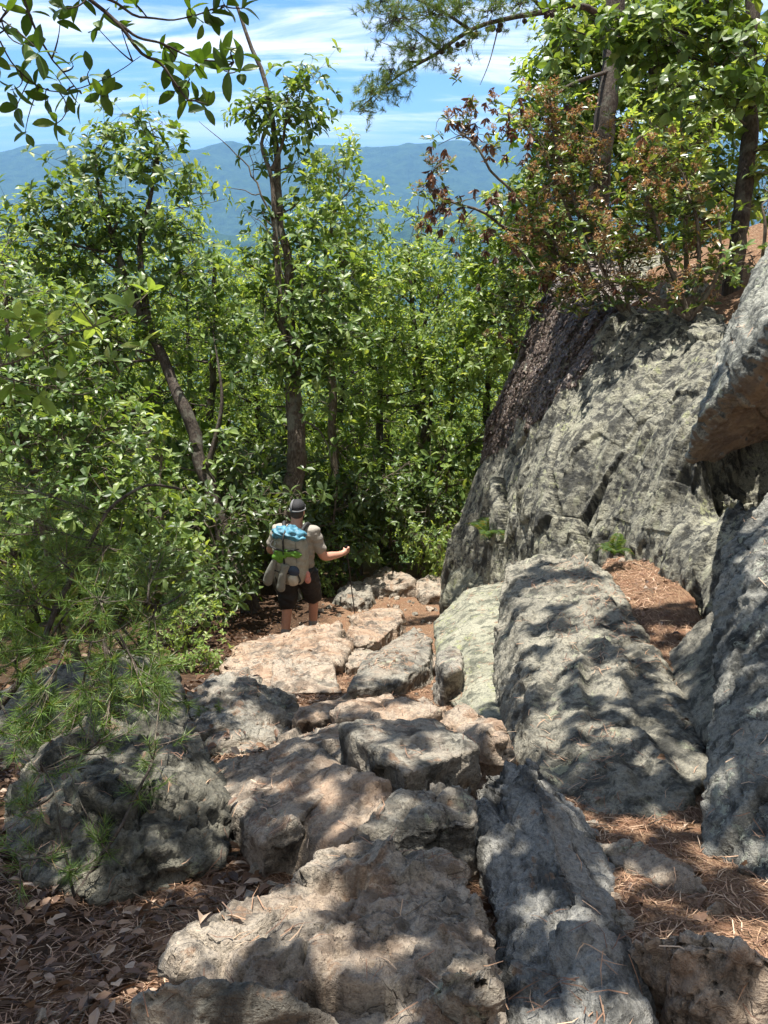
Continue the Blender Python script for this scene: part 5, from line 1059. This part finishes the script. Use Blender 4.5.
# backpack: a thing of its own, on the hiker's back
B = thing('backpack', 'pale backpack on the hiker, with blue roll on top, lime cloth and grey pouches', 'backpack', HB+A(0, 0, 0), HROT)
def soft(c, r, f=3.2, rot=(0, 0, 0), wr=.008, fq=12, vox=.012):
    me = ell((0, 0, 0), (1, 1, 1), sub=5); co = get_co(me); co = np.sign(co)*np.abs(co)**(2/f)
    co = co/np.maximum(1e-6, (np.abs(co)**f).sum(1)**(1/f))[:, None]*A(*r)
    from mathutils import Euler
    Rm = np.array(Euler(rot).to_matrix()); co = co@Rm.T+np.asarray(c); set_co(me, co); me = remeshed(me, vox, 1); return wrinkle(me, wr, fq, c[0]*9)
link('pack_body', soft((-.0, -.25, 1.26), (.195, .12, .31), 3.5, (-.05, 0, 0)), PACK, B)
for dx, dz, rr_ in ((-.10, .0, .075), (.03, .01, .07), (.11, -.02, .06)):
    link('rolled_pad', soft((dx*.85-.01, -.24+.01*dx, 1.565+dz), (.105, .11, rr_*.9), 2.2, (0, .1, .4*dx), .020, 22), BLUE, B)
link('lime_cloth', remeshed(join([soft((-.10, -.36, 1.33), (.075, .025, .085), 2.4, (0, .5, 0), .012, 16, .009), soft((.04, -.365, 1.375), (.13, .022, .042), 2.4, (0, .12, 0), .012, 16, .009)]), .008, 1), LIME, B)
tbb = Tubes(); tbb.add(spline([A(-.03, -.16, 1.64), A(-.04, -.36, 1.58), A(-.045, -.375, 1.40), A(-.045, -.37, 1.20), A(-.045, -.35, 1.0)], 20), .012, 6); link('strap', tbb.mesh('strap'), STRAP, B)
tbb = Tubes(); tbb.add(spline([A(.06, -.35, 1.22), A(.10, -.37, 1.14), A(.12, -.35, 1.02), A(.02, -.36, .99)], 20), .010, 6); link('strap', tbb.mesh('strap'), STRAP, B)
for sx_ in (-1, 1):
    tbb = Tubes(); tbb.add(spline([A(sx_*.08, -.15, 1.50), A(sx_*.13, -.02, 1.585), A(sx_*.14, .12, 1.50), A(sx_*.13, .17, 1.32), A(sx_*.15, .05, 1.12)], 24), .022, 8); link('shoulder_strap', tbb.mesh('shoulder_strap'), STRAP, B)
link('pouch', wrinkle(chain([((-.16, -.37, 1.27), (.03, .02, .03), (-.20, -.385, 1.17), (.05, .03, .04)), ((-.20, -.385, 1.17), (.05, .03, .04), (-.245, -.39, 1.02), (.06, .036, .06))], .009, .001, 6, 5), .003, 7), TAUPE, B)
link('pouch', wrinkle(chain([((-.03, -.39, 1.22), (.055, .025, .03), (-.06, -.41, 1.12), (.045, .03, .04)), ((-.06, -.41, 1.12), (.045, .03, .04), (-.085, -.42, .97), (.055, .038, .06))], .009, .001, 6, 5), .003, 7), TAUPE, B)
for zz_ in (1.44, 1.16):
    tbb = Tubes(); tbb.add(spline([A(-.22, -.20, zz_), A(-.20, -.33, zz_-.01), A(-.03, -.385, zz_-.03), A(.13, -.34, zz_-.01), A(.16, -.20, zz_)], 20), .008, 5); link('strap', tbb.mesh('strap'), STRAP, B)
tbb = Tubes(); tbb.add(spline([A(-.13, -.35, 1.5), A(-.14, -.375, 1.3), A(-.12, -.36, 1.05)], 14), .005, 4); tbb.add(spline([A(.09, -.35, 1.5), A(.10, -.37, 1.3), A(.09, -.36, 1.05)], 14), .005, 4); link('seam', tbb.mesh('seam'), TAUPE, B)
link('side_pocket', soft((.06, -.37, 1.16), (.065, .035, .065), 2.6), NAVY, B)
link('side_pocket', soft((.05, -.38, 1.05), (.058, .04, .075), 2.6), CLEAR, B)
link('hip_belt', soft((0, -.05, 1.03), (.215, .19, .035), 2.2), STRAP, B)
bt = link('bottle', remeshed(join([ell((.20, -.30, 1.03), (.038, .038, .05)), ell((.20, -.30, 1.09), (.03, .03, .045))]), .006, 1), PINK, B)
tbb = Tubes(); tbb.add([A(.13, -.30, 1.30), A(.17, -.31, 1.20), A(.20, -.30, 1.10)], .007, 5); link('cord', tbb.mesh('cord'), CLEAR, B)
def pole(hand_l, foot_l, label):
    Rz = np.array(Matrix.Rotation(HROT, 3, 'Z')); a = Rz@(hand_l*1.02)+HB; b = Rz@(foot_l*1.02)+HB; b[2] = gz(b[0], b[1])
    t = thing('trekking_pole', label, 'trekking pole', b); tbb = Tubes(); tbb.add([b+(a-b)*.0, b+(a-b)*.5, b+(a-b)*.93], [.006, .007, .009], 8); me = tbb.mesh('shaft'); at_base(me, b); link('shaft', me, METAL, t)
    u = (a-b)/np.linalg.norm(a-b); tbb = Tubes(); tbb.add([a-u*.09, a-u*.02, a+u*.06, a+u*.075], [.014, .017, .018, .010], 10); me = tbb.mesh('grip'); at_base(me, b); link('grip', me, STRAP, t)
rf = J['rha']+A(.06, .28, 0); rf[2] = .02
pole(J['rha']+A(-.012, .02, 0), rf+A(0, -.1, -.25), "black trekking pole upright in the hiker's outstretched right hand")
pole(J['lha']+A(.015, .02, 0), A(-.27, .30, -.2), "black trekking pole held on the hiker's left side, mostly hidden by the pack")

H.scale = (1.02,)*3; B.scale = (1.02,)*3
# ================================================================ light, air, camera
elev = math.asin(SUN[2]); azi = math.atan2(SUN[0], SUN[1])
W = bpy.data.worlds.new('World'); bpy.context.scene.world = W; W.use_nodes = True; nt = W.node_tree; nt.nodes.clear(); n = N(nt)
sky = n('ShaderNodeTexSky', sky_type='NISHITA', sun_disc=False, sun_elevation=elev, sun_rotation=azi, air_density=1.0, dust_density=.6, ozone_density=2.2, altitude=900)
d = n('ShaderNodeTexCoord').outputs['Generated']
sx = n('ShaderNodeSeparateXYZ', {0: d}); zz = n.math('ADD', n.math('MAXIMUM', sx.outputs[2], 0), .12)
uv = n('ShaderNodeCombineXYZ', {0: n.math('DIVIDE', sx.outputs[0], zz), 1: n.math('DIVIDE', sx.outputs[1], zz), 2: 0.}).outputs[0]
c1 = n.noise(n('ShaderNodeMapping', {'Vector': uv, 'Location': (1.3, .9, 0), 'Scale': (.55, 1.5, 1), 'Rotation': (0, 0, .25)}).outputs[0], 1.1, 8, .62, .6)
cov = n.smooth(sx.outputs[1], .35, -.1)   # unseen cloud added overhead and behind, to neutralise the blue sky fill
cm = n.math('MULTIPLY', n.smooth(n.math('ADD', c1, n.math('MULTIPLY', cov, .22)), .42, .66), n.smooth(sx.outputs[2], .0, .10))
sk = n.mix(1., sky.outputs[0], (.66, 1.0, 1.38), 'MULTIPLY')
col = n.mix(n.math('MULTIPLY', cm, .85), sk, n.mix(cov, (12.5, 12.8, 13.2), (5.2, 5.3, 5.3)))
bg = n('ShaderNodeBackground', {'Color': col, 'Strength': .06})
nt.links.new(bg.outputs[0], n('ShaderNodeOutputWorld').inputs[0])
sl = bpy.data.lights.new('sun', 'SUN'); sl.energy = 5.0; sl.angle = R(.55); sl.color = (1, .95, .87)
so = bpy.data.objects.new('sun', sl); C.objects.link(so); so.rotation_euler = Vector(-SUN).to_track_quat('-Z', 'Y').to_euler(); so.location = tuple(SUN*30)
if HAZE:
    bm = bmesh.new(); bmesh.ops.create_cube(bm, size=1)
    me = bpy.data.meshes.new('haze'); bm.to_mesh(me); bm.free()
    m, nt = newmat('haze'); n = N(nt); out = n('ShaderNodeOutputMaterial')
    v = n('ShaderNodeVolumePrincipled', {'Color': (.28, .56, 1.0, 1), 'Density': HAZE, 'Anisotropy': .0}); nt.links.new(v.outputs[0], out.inputs['Volume'])
    hz = link('haze', me, m); hz.scale = (32000, 14600, 1100); hz.location = (0, 7150, 18); tag(hz, kind='stuff')
cam = bpy.data.cameras.new('camera'); cam.sensor_fit = 'VERTICAL'; cam.sensor_height = 24; cam.lens = 24*F/1024; cam.clip_end = 60000; cam.clip_start = .05
co_ = bpy.data.objects.new('camera', cam); C.objects.link(co_); co_.rotation_euler = (R(90)-PITCH, 0, 0); bpy.context.scene.camera = co_
sc = bpy.context.scene
sc.view_settings.view_transform = 'Standard'; sc.view_settings.look = 'None'; sc.view_settings.exposure = EXPO; sc.view_settings.gamma = 1
sc.cycles.max_bounces = 7; sc.cycles.diffuse_bounces = 3; sc.cycles.glossy_bounces = 2; sc.cycles.transmission_bounces = 4; sc.cycles.volume_bounces = 0
sc.cycles.use_denoising = True; sc.cycles.sample_clamp_indirect = 6; sc.cycles.transparent_max_bounces = 4
